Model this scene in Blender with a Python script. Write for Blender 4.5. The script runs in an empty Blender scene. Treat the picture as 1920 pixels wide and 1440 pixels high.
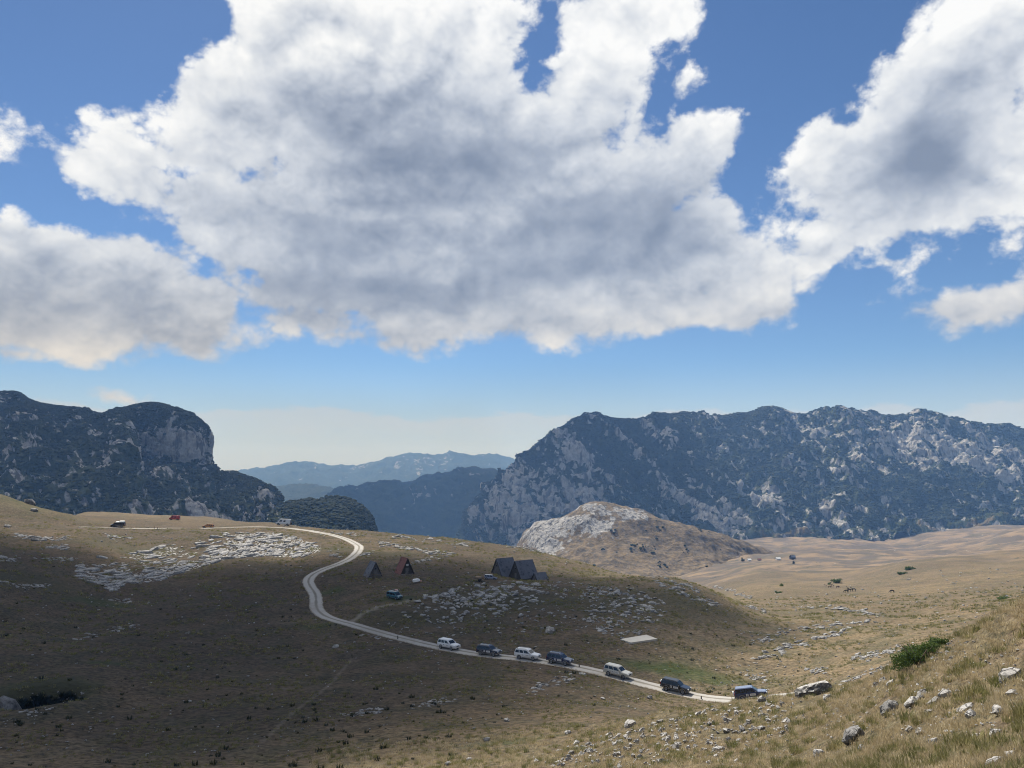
import bpy, bmesh, math, random
import numpy as np
from mathutils import Vector, Matrix

# ------------------------------------------------------------------ camera
SC = bpy.context.scene
COL = SC.collection
F_PX, W_PX, H_PX = 1442.0, 1920.0, 1440.0
PITCH = math.radians(6.33)
CP, SP = math.cos(PITCH), math.sin(PITCH)

cam_data = bpy.data.cameras.new('camera')
cam_data.sensor_fit = 'HORIZONTAL'
cam_data.sensor_width = 36.0
cam_data.lens = 36.0 * F_PX / W_PX
cam_data.clip_start = 0.1
cam_data.clip_end = 60000.0
cam = bpy.data.objects.new('camera', cam_data)
COL.objects.link(cam)
cam.location = (0, 0, 0)
cam.rotation_euler = (math.radians(90) + PITCH, 0, 0)
SC.camera = cam


def ray(px, py):
    """direction through a picture point, scaled to forward distance 1"""
    px = np.asarray(px, float); py = np.asarray(py, float)
    a = (px - W_PX / 2) / F_PX
    b = (H_PX / 2 - py) / F_PX
    y = CP - b * SP
    z = SP + b * CP
    return a / y, z / y


def at(px, py, d):
    """world point seen at a picture point at forward distance d"""
    rx, rz = ray(px, py)
    return np.stack([rx * d, np.asarray(d, float) + 0 * rx, rz * d], -1)


def project(p):
    p = np.asarray(p, float)
    f = p[..., 1] * CP + p[..., 2] * SP
    u = -p[..., 1] * SP + p[..., 2] * CP
    f = np.maximum(f, 1e-3)
    return W_PX / 2 + F_PX * p[..., 0] / f, H_PX / 2 - F_PX * u / f


def azel(px, py):
    rx, rz = ray(px, py)
    return math.degrees(math.atan2(rx, 1.0)), math.degrees(math.atan2(rz, math.hypot(rx, 1.0)))


# ------------------------------------------------------------------ node helpers
class NT:
    def __init__(self, tree):
        self.t = tree

    def node(self, kind, **kw):
        n = self.t.nodes.new(kind)
        for k, v in kw.items():
            setattr(n, k, v)
        return n

    def put(self, sock, v):
        if v is None:
            return
        if isinstance(v, bpy.types.NodeSocket):
            self.t.links.new(v, sock)
        elif isinstance(v, (tuple, list)) and sock.type == 'RGBA' and len(v) == 3:
            sock.default_value = (*v, 1.0)
        else:
            sock.default_value = v

    def m(self, op, a, b=None, c=None, clamp=False):
        n = self.node('ShaderNodeMath', operation=op, use_clamp=clamp)
        self.put(n.inputs[0], a); self.put(n.inputs[1], b); self.put(n.inputs[2], c)
        return n.outputs[0]

    def v(self, op, a, b=None, s=None):
        n = self.node('ShaderNodeVectorMath', operation=op)
        self.put(n.inputs[0], a); self.put(n.inputs[1], b)
        if s is not None:
            self.put(n.inputs['Scale'], s)
        return n.outputs['Value'] if op in ('LENGTH', 'DOT_PRODUCT', 'DISTANCE') else n.outputs[0]

    def sep(self, a):
        n = self.node('ShaderNodeSeparateXYZ'); self.put(n.inputs[0], a)
        return n.outputs

    def comb(self, x=0.0, y=0.0, z=0.0):
        n = self.node('ShaderNodeCombineXYZ')
        self.put(n.inputs[0], x); self.put(n.inputs[1], y); self.put(n.inputs[2], z)
        return n.outputs[0]

    def noise(self, vec, scale=1.0, detail=4.0, rough=0.5, lac=2.0, dist=0.0, color=False):
        n = self.node('ShaderNodeTexNoise')
        self.put(n.inputs['Vector'], vec); self.put(n.inputs['Scale'], scale)
        self.put(n.inputs['Detail'], detail); self.put(n.inputs['Roughness'], rough)
        self.put(n.inputs['Lacunarity'], lac); self.put(n.inputs['Distortion'], dist)
        return n.outputs['Color' if color else 'Fac']

    def voro(self, vec, scale=1.0, feature='F1', out='Distance', rand=1.0):
        n = self.node('ShaderNodeTexVoronoi', feature=feature)
        self.put(n.inputs['Vector'], vec); self.put(n.inputs['Scale'], scale)
        self.put(n.inputs['Randomness'], rand)
        return n.outputs[out]

    def mapr(self, val, a, b, c=0.0, d=1.0, smooth=True):
        n = self.node('ShaderNodeMapRange', interpolation_type='SMOOTHSTEP' if smooth else 'LINEAR')
        self.put(n.inputs[0], val)
        for i, x in enumerate((a, b, c, d)):
            self.put(n.inputs[i + 1], x)
        return n.outputs[0]

    def mix(self, f, a, b, mode='MIX'):
        n = self.node('ShaderNodeMix', data_type='RGBA', blend_type=mode)
        self.put(n.inputs[0], f); self.put(n.inputs[6], a); self.put(n.inputs[7], b)
        return n.outputs[2]

    def ramp(self, f, stops):
        n = self.node('ShaderNodeValToRGB'); self.put(n.inputs[0], f)
        e = n.color_ramp.elements
        while len(e) < len(stops):
            e.new(0.5)
        for i, (p, c) in enumerate(stops):
            e[i].position = p; e[i].color = (*c, 1.0)
        return n.outputs[0]

    def attr(self, name, out='Fac', kind='GEOMETRY'):
        n = self.node('ShaderNodeAttribute', attribute_name=name, attribute_type=kind)
        return n.outputs[out]

    def mapping(self, vec, loc=(0, 0, 0), rot=(0, 0, 0), scale=(1, 1, 1), kind='POINT'):
        n = self.node('ShaderNodeMapping', vector_type=kind)
        self.put(n.inputs[0], vec)
        n.inputs['Location'].default_value = loc
        n.inputs['Rotation'].default_value = rot
        n.inputs['Scale'].default_value = scale
        return n.outputs[0]


# ------------------------------------------------------------------ sun, sky, exposure
SUN_AZ = math.radians(-24.0)      # to the left of the view axis
SUN_EL = math.radians(52.0)
SUN_DIR = Vector((math.sin(SUN_AZ) * math.cos(SUN_EL), math.cos(SUN_AZ) * math.cos(SUN_EL), math.sin(SUN_EL)))
sun_data = bpy.data.lights.new('sun', 'SUN')
sun_data.energy = 5.0
sun_data.angle = math.radians(0.53)
sun_data.color = (1.0, 0.955, 0.88)
sun = bpy.data.objects.new('sun', sun_data)
COL.objects.link(sun)
sun.rotation_euler = SUN_DIR.to_track_quat('Z', 'Y').to_euler()

SC.view_settings.view_transform = 'Standard'
SC.view_settings.look = 'None'
SC.view_settings.exposure = 0.55
SC.view_settings.gamma = 1.0
SC.view_settings.use_curve_mapping = False
SC.cycles.use_denoising = True
try:
    SC.cycles.denoiser = 'OPENIMAGEDENOISE'
    SC.cycles.denoising_input_passes = 'RGB_ALBEDO_NORMAL'
    SC.cycles.denoising_prefilter = 'ACCURATE'
except Exception:
    pass
SC.cycles.max_bounces = 6
SC.cycles.diffuse_bounces = 2
SC.cycles.glossy_bounces = 2
SC.cycles.volume_bounces = 0
SC.cycles.transparent_max_bounces = 16
SC.cycles.use_adaptive_sampling = False
SC.cycles.pixel_filter_type = 'BLACKMAN_HARRIS'
SC.cycles.filter_width = 1.05

# clouds: (px, py, rx, ry, tilt degrees) in the photograph's layout, turned into azimuth and elevation
CLOUDS = [
    (700, 190, 330, 190, 0), (470, 225, 175, 110, 15), (560, 60, 150, 100, 0), (960, 120, 260, 110, 0),
    (1130, 150, 190, 120, 20), (1215, 85, 85, 50, 25), (1090, 300, 290, 130, -10), (1270, 300, 120, 75, 10),
    (820, 380, 420, 170, 0), (500, 420, 350, 85, -14), (230, 320, 170, 52, -14), (35, 293, 48, 17, 0),
    (1230, 470, 320, 105, 0), (1480, 470, 160, 70, 12), (820, 530, 330, 95, 0), (1050, 570, 300, 55, 5),
    (640, 628, 150, 24, 6), (830, 608, 260, 30, 0), (1180, 590, 230, 34, 3), (1330, 535, 90, 45, 0), (1180, 545, 150, 60, 0), (560, 505, 170, 85, -12), (610, 600, 110, 40, 0), (330, 380, 130, 45, -12), (1330, 570, 190, 40, 10), (1590, 440, 90, 45, 25),
    (110, 500, 260, 85, 0), (280, 560, 175, 85, -10), (100, 590, 250, 65, 0), (30, 668, 60, 13, 0), (270, 628, 110, 16, 0),
    (1620, 320, 150, 110, 10), (1740, 270, 170, 150, 20), (1850, 90, 160, 110, 35), (1700, 385, 190, 60, 8),
    (1920, 300, 70, 130, 0), (1870, 562, 95, 34, 8), (1626, 568, 32, 13, 10), (1900, 30, 120, 90, 0),
    (150, 215, 24, 20, 0), (205, 232, 26, 12, 20), (236, 758, 38, 9, 0),
    (1668, 492, 22, 9, 0), (1733, 588, 13, 8, 0),
]
HOLES = [(1235, 175, 26, 70, -25), (1025, 60, 22, 50, -25), (1455, 300, 40, 105, 0), (1490, 400, 22, 34, 0), (470, 580, 12, 30, 0), (345, 325, 16, 5, 0)]
DARKS = [(880, 300, 330, 100, 0), (740, 540, 330, 85, 0), (1120, 420, 250, 100, 0), (1010, 510, 300, 80, 0),
         (160, 570, 240, 55, -4), (1060, 590, 120, 30, 0), (1720, 300, 130, 85, 20), (620, 450, 260, 60, -10),
         (1260, 560, 120, 30, 10), (500, 400, 160, 40, -10), (1850, 575, 70, 18, 0)]

world = bpy.data.worlds.new('World')
SC.world = world
world.use_nodes = True
wt = world.node_tree
wt.nodes.clear()
w = NT(wt)
tc = w.node('ShaderNodeTexCoord')
D = tc.outputs['Generated']
dx, dy, dz = w.sep(D)
AZ = w.m('MULTIPLY', w.m('ARCTAN2', dx, dy), 57.29578)
EL = w.m('MULTIPLY', w.m('ARCSINE', dz), 57.29578)
AE = w.comb(AZ, EL, 0.0)
# billowing: push the outlines about with noise before they are measured
warp = w.v('SUBTRACT', w.noise(D, 6.0, 4.0, 0.5, color=True), (0.5, 0.5, 0.5))
AEW = w.v('ADD', AE, w.v('MULTIPLY', warp, (5.5, 4.0, 0.0)))
DEG = 0.0397
_rot = {}


def turned(ang):
    """the warped sky coordinates turned by one of a few angles, shared by the outlines"""
    if ang not in _rot:
        c, s = math.cos(math.radians(ang)), math.sin(math.radians(ang))
        _rot[ang] = AEW if ang == 0 else w.comb(w.v('DOT_PRODUCT', AEW, (c, s, 0)), w.v('DOT_PRODUCT', AEW, (-s, c, 0)), 0.0)
    return _rot[ang]


def ell_field(items, sm):
    cur = None
    for (px, py, rx, ry, rot) in items:
        rot = int(round(rot / 12.0)) * 12
        a, e = azel(px, py)
        c, s = math.cos(math.radians(rot)), math.sin(math.radians(rot))
        a, e = a * c + e * s, -a * s + e * c
        ra, re = rx * DEG, ry * DEG
        n = w.node('ShaderNodeVectorMath', operation='MULTIPLY_ADD')
        w.put(n.inputs[0], turned(rot)); n.inputs[1].default_value = (1 / ra, 1 / re, 0); n.inputs[2].default_value = (-a / ra, -e / re, 0)
        k = min(rx, ry * 1.6) * DEG          # the same softness for every outline
        sd = w.m('MULTIPLY_ADD', w.v('LENGTH', n.outputs[0]), k, -k)
        cur = sd if cur is None else w.m('SMOOTH_MIN', cur, sd, sm)
    return w.m('MULTIPLY', cur, -1.0)


M = ell_field(CLOUDS, 1.2)                # degrees inside the cloud
HO = ell_field(HOLES, 0.4)
M = w.m('SMOOTH_MIN', M, w.m('MULTIPLY', HO, -1.0), 0.6)
# the sky outside the frame goes on with the same broken cumulus
outn = w.noise(w.v('MULTIPLY', D, (1.0, 1.0, 1.9)), 2.3, 5.0, 0.5)
M_out = w.m('MULTIPLY', w.m('SUBTRACT', outn, 0.5), 40.0)
fr = w.m('MAXIMUM', w.mapr(w.m('ABSOLUTE', AZ), 35.0, 44.0), w.mapr(EL, 33.0, 41.0))
low = w.mapr(EL, 5.0, 13.0, -14.0, 0.0)
M = w.m('ADD', w.m('MULTIPLY', M, w.m('SUBTRACT', 1.0, fr)), w.m('MULTIPLY', w.m('ADD', M_out, low), fr))

PN = w.v('MULTIPLY', D, (1.0, 1.0, 1.25))


def billow(vec, scale, octs, rough=0.52):
    """rounded puffs with sharp creases between them"""
    tot = None; amp = 1.0; norm = 0.0
    for k in range(octs):
        nn = w.noise(vec, scale * 2.13 ** k, 0.0, 0.5)
        b_ = w.m('MULTIPLY', w.m('ABSOLUTE', w.m('SUBTRACT', nn, 0.5)), amp * 2.0)
        tot = b_ if tot is None else w.m('ADD', tot, b_)
        norm += amp; amp *= rough
    return w.m('MULTIPLY', tot, 1.0 / norm)


OFF = (-0.010, 0.0, 0.026)
b1 = billow(PN, 10.0, 4, 0.55)
b1s = billow(w.v('ADD', PN, OFF), 10.0, 4, 0.55)
n1 = w.noise(PN, 9.0, 9.0, 0.62, 2.1)
r1 = w.noise(PN, 8.0, 2.5, 0.5, 2.2)
EDGE_K = w.m('MAXIMUM', w.mapr(EL, 7.0, 17.0, 0.55, 1.0), fr)
edge = w.m('MULTIPLY', EDGE_K, w.m('ADD', w.m('MULTIPLY', w.m('SUBTRACT', n1, 0.5), 10.0), w.m('MULTIPLY', w.m('SUBTRACT', b1, 0.22), 5.0)))
dens = w.m('ADD', M, edge)
alpha = w.mapr(dens, -0.55, 0.95)
relief = w.m('ADD', w.m('MULTIPLY', w.m('SUBTRACT', b1, b1s), 1.0), w.m('MULTIPLY', w.m('SUBTRACT', b1, 0.25), 0.42))
thick = w.mapr(w.m('ADD', M, edge), 0.6, 7.5)
DK = w.mapr(w.m('ADD', ell_field(DARKS, 3.0), w.m('MULTIPLY', w.m('SUBTRACT', r1, 0.5), 9.0)), -5.0, 6.5, smooth=False)
DK = w.m('ADD', w.m('MULTIPLY', DK, w.m('SUBTRACT', 1.0, fr)), w.m('MULTIPLY', thick, fr))
shade = w.m('ADD', w.m('ADD', w.m('MULTIPLY', thick, 0.24), w.m('MULTIPLY', DK, 0.78)), 0.10)
shade = w.m('SUBTRACT', shade, w.m('MULTIPLY', relief, w.m('SUBTRACT', 0.95, w.m('MULTIPLY', DK, 0.62))))
shade = w.m('ADD', shade, w.m('MULTIPLY', w.m('SUBTRACT', 0.52, n1), 0.13), clamp=True)
lowc = w.mapr(EL, 5.0, 16.0)                    # light through the low air is a little warmer and dimmer
tone = w.ramp(shade, [(0.0, (1.0, 1.0, 1.0)), (0.22, (0.84, 0.86, 0.89)), (0.48, (0.63, 0.67, 0.745)), (0.74, (0.40, 0.45, 0.55)), (1.0, (0.235, 0.285, 0.385))])
ccol = w.mix(1.0, tone, w.mix(lowc, (8.3, 7.9, 7.4), (10.4, 10.5, 10.6)), 'MULTIPLY')

sky = w.node('ShaderNodeTexSky', sky_type='NISHITA', sun_disc=False)
sky.sun_elevation = SUN_EL
sky.sun_rotation = SUN_AZ
sky.altitude = 1900.0
sky.air_density = 1.0
sky.dust_density = 0.6
sky.ozone_density = 1.5
skyc = w.mix(1.0, sky.outputs[0], (0.65, 0.835, 1.04), 'MULTIPLY')
# pale air near the horizon with a far bank of cloud in it
hz = w.mapr(EL, -0.5, 8.5, 1.0, 0.0)
skyc = w.mix(w.m('MULTIPLY', hz, 0.85), skyc, (5.7, 6.2, 6.65))
bt = w.m('ADD', w.m('MULTIPLY', w.noise(w.comb(w.m('MULTIPLY', AZ, 0.10), w.m('MULTIPLY', EL, 0.25), 0.0), 1.6, 6.0, 0.6), 3.6), 2.35)
bd = w.m('SUBTRACT', bt, EL)
bank = w.m('MULTIPLY', w.mapr(bd, -0.05, 0.35), w.mapr(bd, 0.3, 2.2, 1.0, 0.35))
skyc = w.mix(w.m('MULTIPLY', bank, 0.45), skyc, (7.0, 6.85, 6.9))
final = w.mix(alpha, skyc, ccol)
bg = w.node('ShaderNodeBackground')
w.put(bg.inputs[0], final)
bg.inputs[1].default_value = 0.064
wo = w.node('ShaderNodeOutputWorld')
wt.links.new(bg.outputs[0], wo.inputs[0])
world.cycles.sampling_method = 'MANUAL'
world.cycles.sample_map_resolution = 256

# ------------------------------------------------------------------ numeric noise
RNG = np.random.default_rng(7)
random.seed(11)
_G = RNG.normal(size=(4096, 3)); _G /= np.linalg.norm(_G, axis=1)[:, None]


def _hash(i, j, k):
    h = (i * 374761393 + j * 668265263 + k * 1274126177) & 0xFFFFFFFF
    h = ((h ^ (h >> 13)) * 1103515245) & 0xFFFFFFFF
    return (h ^ (h >> 16)) & 4095


def gnoise(p):
    p = np.asarray(p, float)
    f0 = np.floor(p); fr = p - f0; i = f0.astype(np.int64)
    u = fr * fr * fr * (fr * (fr * 6 - 15) + 10)
    out = 0.0
    for dx_ in (0, 1):
        for dy_ in (0, 1):
            for dz_ in (0, 1):
                g = _G[_hash(i[..., 0] + dx_, i[..., 1] + dy_, i[..., 2] + dz_)]
                d = (g[..., 0] * (fr[..., 0] - dx_) + g[..., 1] * (fr[..., 1] - dy_) + g[..., 2] * (fr[..., 2] - dz_))
                wgt = ((u[..., 0] if dx_ else 1 - u[..., 0]) * (u[..., 1] if dy_ else 1 - u[..., 1]) * (u[..., 2] if dz_ else 1 - u[..., 2]))
                out = out + wgt * d
    return out * 1.6


def fbm(p, octv=4, rough=0.5, ridged=False):
    p = np.asarray(p, float); s = 0.0; a = 1.0; t = 0.0
    for o in range(octv):
        n = gnoise(p * (2.03 ** o) + 17.3 * o)
        if ridged:
            n = 1 - 2 * np.abs(n)
        s = s + a * n; t += a; a *= rough
    return s / t


_G2 = np.stack([np.cos(np.arange(4096) * 2.399963), np.sin(np.arange(4096) * 2.399963)], 1)


def gnoise2(x, y, sd):
    fx = np.floor(x); fy = np.floor(y); ux = x - fx; uy = y - fy; i = fx.astype(np.int64); j = fy.astype(np.int64)
    wx = ux * ux * (3 - 2 * ux); wy = uy * uy * (3 - 2 * uy)
    out = 0.0
    for a_ in (0, 1):
        for b_ in (0, 1):
            g = _G2[_hash(i + a_, j + b_, sd)]
            out = out + (wx if a_ else 1 - wx) * (wy if b_ else 1 - wy) * (g[..., 0] * (ux - a_) + g[..., 1] * (uy - b_))
    return out * 1.5


def n2(x, y, lam, octv=3, rough=0.5, seed=0.0):
    s = 0.0; a = 1.0; t = 0.0
    for o in range(octv):
        k = 2.03 ** o / lam
        s = s + a * gnoise2(x * k + 13.7 * o, y * k - 7.1 * o, int(seed * 10) + o); t += a; a *= rough
    return s / t


def sstep(x, a, b):
    t = np.clip((x - a) / (b - a), 0, 1)
    return t * t * (3 - 2 * t)


# ------------------------------------------------------------------ object helpers
def new_mesh_np(name, verts, faces, smooth=True):
    """verts (n,3), faces (m,3) or (m,4)"""
    me = bpy.data.meshes.new(name)
    verts = np.asarray(verts, np.float32); faces = np.asarray(faces, np.int32)
    n, m, k = len(verts), len(faces), faces.shape[1] if len(faces) else 3
    me.vertices.add(n); me.vertices.foreach_set('co', verts.ravel())
    if m:
        me.loops.add(m * k); me.loops.foreach_set('vertex_index', faces.ravel())
        me.polygons.add(m)
        me.polygons.foreach_set('loop_start', np.arange(0, m * k, k, dtype=np.int32))
        me.polygons.foreach_set('loop_total', np.full(m, k, np.int32))
        me.polygons.foreach_set('use_smooth', np.full(m, smooth, bool))
    me.update(calc_edges=True)
    return me


def set_attr(me, name, vals):
    a = me.attributes.new(name, 'FLOAT', 'POINT')
    a.data.foreach_set('value', np.asarray(vals, np.float32).ravel())


def link(name, data, parent=None, mat=None):
    o = bpy.data.objects.new(name, data)
    COL.objects.link(o)
    if parent is not None:
        o.parent = parent
    if mat is not None and data is not None:
        data.materials.clear(); data.materials.append(mat)
    return o


def tag(o, label, cat, group=None):
    o['label'] = label; o['category'] = cat
    if group:
        o['group'] = group
    return o


def thing(name, label, cat, loc=(0, 0, 0), rot=(0, 0, 0), group=None):
    o = bpy.data.objects.new(name, None)
    COL.objects.link(o)
    o.location = loc; o.rotation_euler = rot
    o.empty_display_size = 0.3
    return tag(o, label, cat, group)


def grid_faces(nr, nc, flip=False):
    i = np.arange(nr * nc).reshape(nr, nc)
    f = np.stack([i[:-1, :-1], i[:-1, 1:], i[1:, 1:], i[1:, :-1]], -1).reshape(-1, 4)
    return f[:, ::-1] if flip else f


# ------------------------------------------------------------------ materials
def material(name):
    m = bpy.data.materials.new(name)
    m.use_nodes = True
    t = m.node_tree
    t.nodes.clear()
    n = NT(t)
    out = n.node('ShaderNodeOutputMaterial')
    b = n.node('ShaderNodeBsdfPrincipled')
    t.links.new(b.outputs[0], out.inputs[0])
    b.inputs['Specular IOR Level'].default_value = 0.25
    return m, n, b


def plain(name, col, rough=0.6, metal=0.0, var=0.15, scale=3.0, coat=0.0, spec=0.4):
    m, n, b = material(name)
    tcn = n.node('ShaderNodeTexCoord')
    f = n.noise(tcn.outputs['Object'], scale, 4.0, 0.6)
    c1 = tuple(max(0, c * (1 - var)) for c in col); c2 = tuple(min(1, c * (1 + var)) for c in col)
    n.put(b.inputs['Base Color'], n.mix(f, c1, c2))
    n.put(b.inputs['Roughness'], n.mapr(f, 0.2, 0.8, rough * 0.85, min(1, rough * 1.15)))
    b.inputs['Metallic'].default_value = metal
    b.inputs['Specular IOR Level'].default_value = spec
    b.inputs['Coat Weight'].default_value = coat
    return m


def bump(n, b, h, strength=0.5, dist=0.1):
    k = n.node('ShaderNodeBump'); k.inputs['Strength'].default_value = strength; k.inputs['Distance'].default_value = dist
    n.put(k.inputs['Height'], h)
    n.put(b.inputs['Normal'], k.outputs[0])


def wpos(n):
    return n.node('ShaderNodeNewGeometry').outputs['Position']


def mat_ground():
    m, n, b = material('dry_grass_ground')
    P = wpos(n)
    big = n.noise(P, 0.022, 5.0, 0.6)
    med = n.noise(n.v('MULTIPLY', P, (1, 1, 2.5)), 0.16, 6.0, 0.62)
    fin = n.noise(n.v('MULTIPLY', P, (1, 1.6, 3)), 1.3, 6.0, 0.7)
    far = n.noise(P, 0.011, 6.0, 0.62)
    straw = (0.27, 0.195, 0.110); brown = (0.140, 0.100, 0.066); olive = (0.105, 0.098, 0.050); rust = (0.20, 0.125, 0.072)
    c = n.mix(n.mapr(big, 0.40, 0.62), brown, straw)
    c = n.mix(n.mapr(med, 0.44, 0.62), c, olive)
    c = n.mix(n.m('MULTIPLY', n.mapr(far, 0.52, 0.68), 0.55), c, rust)
    # thin terrace lines along the contours and patchy turf
    trc = n.noise(n.v('MULTIPLY', P, (0.22, 0.5, 4.0)), 0.55, 6.0, 0.65)
    c = n.mix(n.m('MULTIPLY', n.mapr(trc, 0.52, 0.66), 0.75), c, (0.055, 0.048, 0.030))
    c = n.mix(n.m('MULTIPLY', n.mapr(trc, 0.45, 0.34), 0.6), c, (0.30, 0.235, 0.15))
    c = n.mix(n.m('MULTIPLY', n.mapr(fin, 0.32, 0.68), 0.95), n.mix(0.72, c, (0.022, 0.020, 0.013)), n.mix(0.38, c, (0.34, 0.27, 0.17)))
    speck = n.noise(P, 0.8, 6.0, 0.75)
    c = n.mix(n.mapr(speck, 0.61, 0.66), c, (0.028, 0.030, 0.016))
    c = n.mix(n.m('MULTIPLY', n.attr('dull'), 0.8), c, n.mix(1.0, c, (0.51, 0.50, 0.54), 'MULTIPLY'))  # brown meadow tone with some shade painted in
    # far plain: paler hay with grey heath
    dist = n.v('LENGTH', P)
    fp = n.mapr(dist, 260.0, 900.0)
    med2 = n.noise(P, 0.016, 8.0, 0.62)
    pl = n.mix(n.mapr(med2, 0.40, 0.58), (0.215, 0.158, 0.102), (0.105, 0.088, 0.070))
    pl = n.mix(n.m('MULTIPLY', n.mapr(n.noise(n.v('MULTIPLY', P, (0.35, 1.0, 2.0)), 0.03, 7.0, 0.66), 0.50, 0.64), 0.75), pl, (0.085, 0.080, 0.058))
    pl = n.mix(n.mapr(n.noise(P, 0.06, 6.0, 0.7), 0.60, 0.68), pl, (0.050, 0.054, 0.038))
    pl = n.mix(n.mapr(n.noise(n.v('ADD', P, (90, 0, 0)), 0.10, 7.0, 0.75), 0.645, 0.69), pl, (0.42, 0.40, 0.37))
    c = n.mix(fp, c, pl)
    c = n.mix(n.attr('green'), c, n.mix(fin, (0.020, 0.042, 0.010), (0.060, 0.098, 0.022)))
    c = n.mix(n.attr('heath'), c, n.mix(fin, (0.030, 0.032, 0.018), (0.085, 0.080, 0.045)))
    c = n.mix(n.attr('track'), c, n.mix(fin, (0.24, 0.21, 0.165), (0.40, 0.36, 0.30)))
    # bedrock showing through the turf, split by grassy cracks
    pw = n.v('ADD', n.mapping(P, rot=(0, 0, 0.5), scale=(0.9, 0.45, 0.45)), n.v('MULTIPLY', n.v('SUBTRACT', n.noise(P, 0.5, 4.0, color=True), (0.5, 0.5, 0.5)), (1.1, 1.1, 1.1)))
    ck = n.voro(pw, 1.0, 'DISTANCE_TO_EDGE')
    rk = n.m('MULTIPLY', n.mapr(ck, 0.09, 0.19), n.mapr(n.m('ADD', n.attr('rocky'), n.m('MULTIPLY', n.m('SUBTRACT', med, 0.5), 1.6)), 0.45, 0.6))
    c = n.mix(rk, c, n.mix(fin, (0.27, 0.265, 0.255), (0.50, 0.485, 0.46)))
    n.put(b.inputs['Base Color'], c)
    b.inputs['Roughness'].default_value = 0.95
    b.inputs['Specular IOR Level'].default_value = 0.1
    bump(n, b, n.m('ADD', n.m('ADD', fin, n.m('MULTIPLY', trc, 0.8)), n.m('ADD', n.m('MULTIPLY', med, 2.0), n.m('MULTIPLY', rk, 1.2))), 0.9, 0.35)
    return m


def mat_rock(name='limestone', c1=(0.20, 0.195, 0.19), c2=(0.52, 0.50, 0.475), sc=1.0):
    m, n, b = material(name)
    P = wpos(n)
    a = n.noise(P, 0.9 * sc, 6.0, 0.65)
    d = n.noise(P, 5.0 * sc, 6.0, 0.7)
    cr = n.voro(n.v('ADD', P, n.v('MULTIPLY', n.v('SUBTRACT', n.noise(P, 2.0 * sc, 3.0, color=True), (0.5, 0.5, 0.5)), (0.5, 0.5, 0.5))), 2.4 * sc, 'DISTANCE_TO_EDGE')
    c = n.mix(n.mapr(a, 0.3, 0.62), c1, c2)
    c = n.mix(n.mapr(d, 0.56, 0.72), c, (0.11, 0.105, 0.10))
    rnd = n.node('ShaderNodeObjectInfo').outputs['Random']
    c = n.mix(n.m('MULTIPLY', rnd, 0.35), c, (0.30, 0.275, 0.24))
    c = n.mix(n.mapr(cr, 0.0, 0.05, 0.5, 0.0), c, (0.08, 0.075, 0.07))
    n.put(b.inputs['Base Color'], c)
    b.inputs['Roughness'].default_value = 0.9
    bump(n, b, n.m('ADD', d, n.m('MULTIPLY', n.mapr(cr, 0.0, 0.08), 0.8)), 0.9, 0.12 / sc)
    return m


def mat_mountain(name, pine=(0.030, 0.043, 0.022), pine2=(0.062, 0.072, 0.032), rock=(0.25, 0.245, 0.24), rock2=(0.45, 0.435, 0.42), lam=1.0, grass=(0.17, 0.135, 0.075)):
    """scrub, bare limestone and dry grass; the 'rock' and 'grass' attributes say where each grows"""
    m, n, b = material(name)
    P = wpos(n)
    P = n.v('SCALE', P, s=1.0 / lam)
    f1 = n.noise(n.v('MULTIPLY', P, (1, 1, 0.7)), 0.012, 6.0, 0.65)
    f2 = n.noise(P, 0.05, 7.0, 0.7)
    f3 = n.noise(n.v('ADD', P, (400, 30, 0)), 0.022, 7.0, 0.68)
    rk = n.m('ADD', n.attr('rock'), n.m('ADD', n.m('MULTIPLY', n.m('SUBTRACT', f1, 0.5), 0.35), n.m('MULTIPLY', n.m('SUBTRACT', f2, 0.5), 0.8)))
    rmask = n.mapr(rk, 0.44, 0.62)
    pc = n.mix(n.mapr(f2, 0.35, 0.65), pine, pine2)
    gr = n.m('ADD', n.attr('grass'), n.m('MULTIPLY', n.m('SUBTRACT', f3, 0.5), 1.6))
    pc = n.mix(n.mapr(gr, 0.45, 0.6), pc, n.mix(f2, tuple(x * 0.6 for x in grass), grass))
    rc = n.mix(n.mapr(n.noise(P, 0.11, 6.0, 0.7), 0.35, 0.65), rock, rock2)
    rc = n.mix(n.mapr(f3, 0.5, 0.75), rc, tuple(x * 0.55 for x in rock))
    fis = n.noise(n.v('MULTIPLY', P, (1.0, 1.0, 0.16)), 0.085, 5.0, 0.65)
    rc = n.mix(n.mapr(fis, 0.50, 0.62), rc, tuple(x * 0.42 for x in rock))
    n.put(b.inputs['Base Color'], n.mix(rmask, pc, rc))
    b.inputs['Roughness'].default_value = 0.95
    b.inputs['Specular IOR Level'].default_value = 0.05
    bump(n, b, n.m('ADD', n.m('MULTIPLY', f1, 1.0), n.m('ADD', n.m('MULTIPLY', f2, 0.7), n.m('MULTIPLY', fis, -0.5))), 1.0, 16.0 * lam)
    return m


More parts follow.
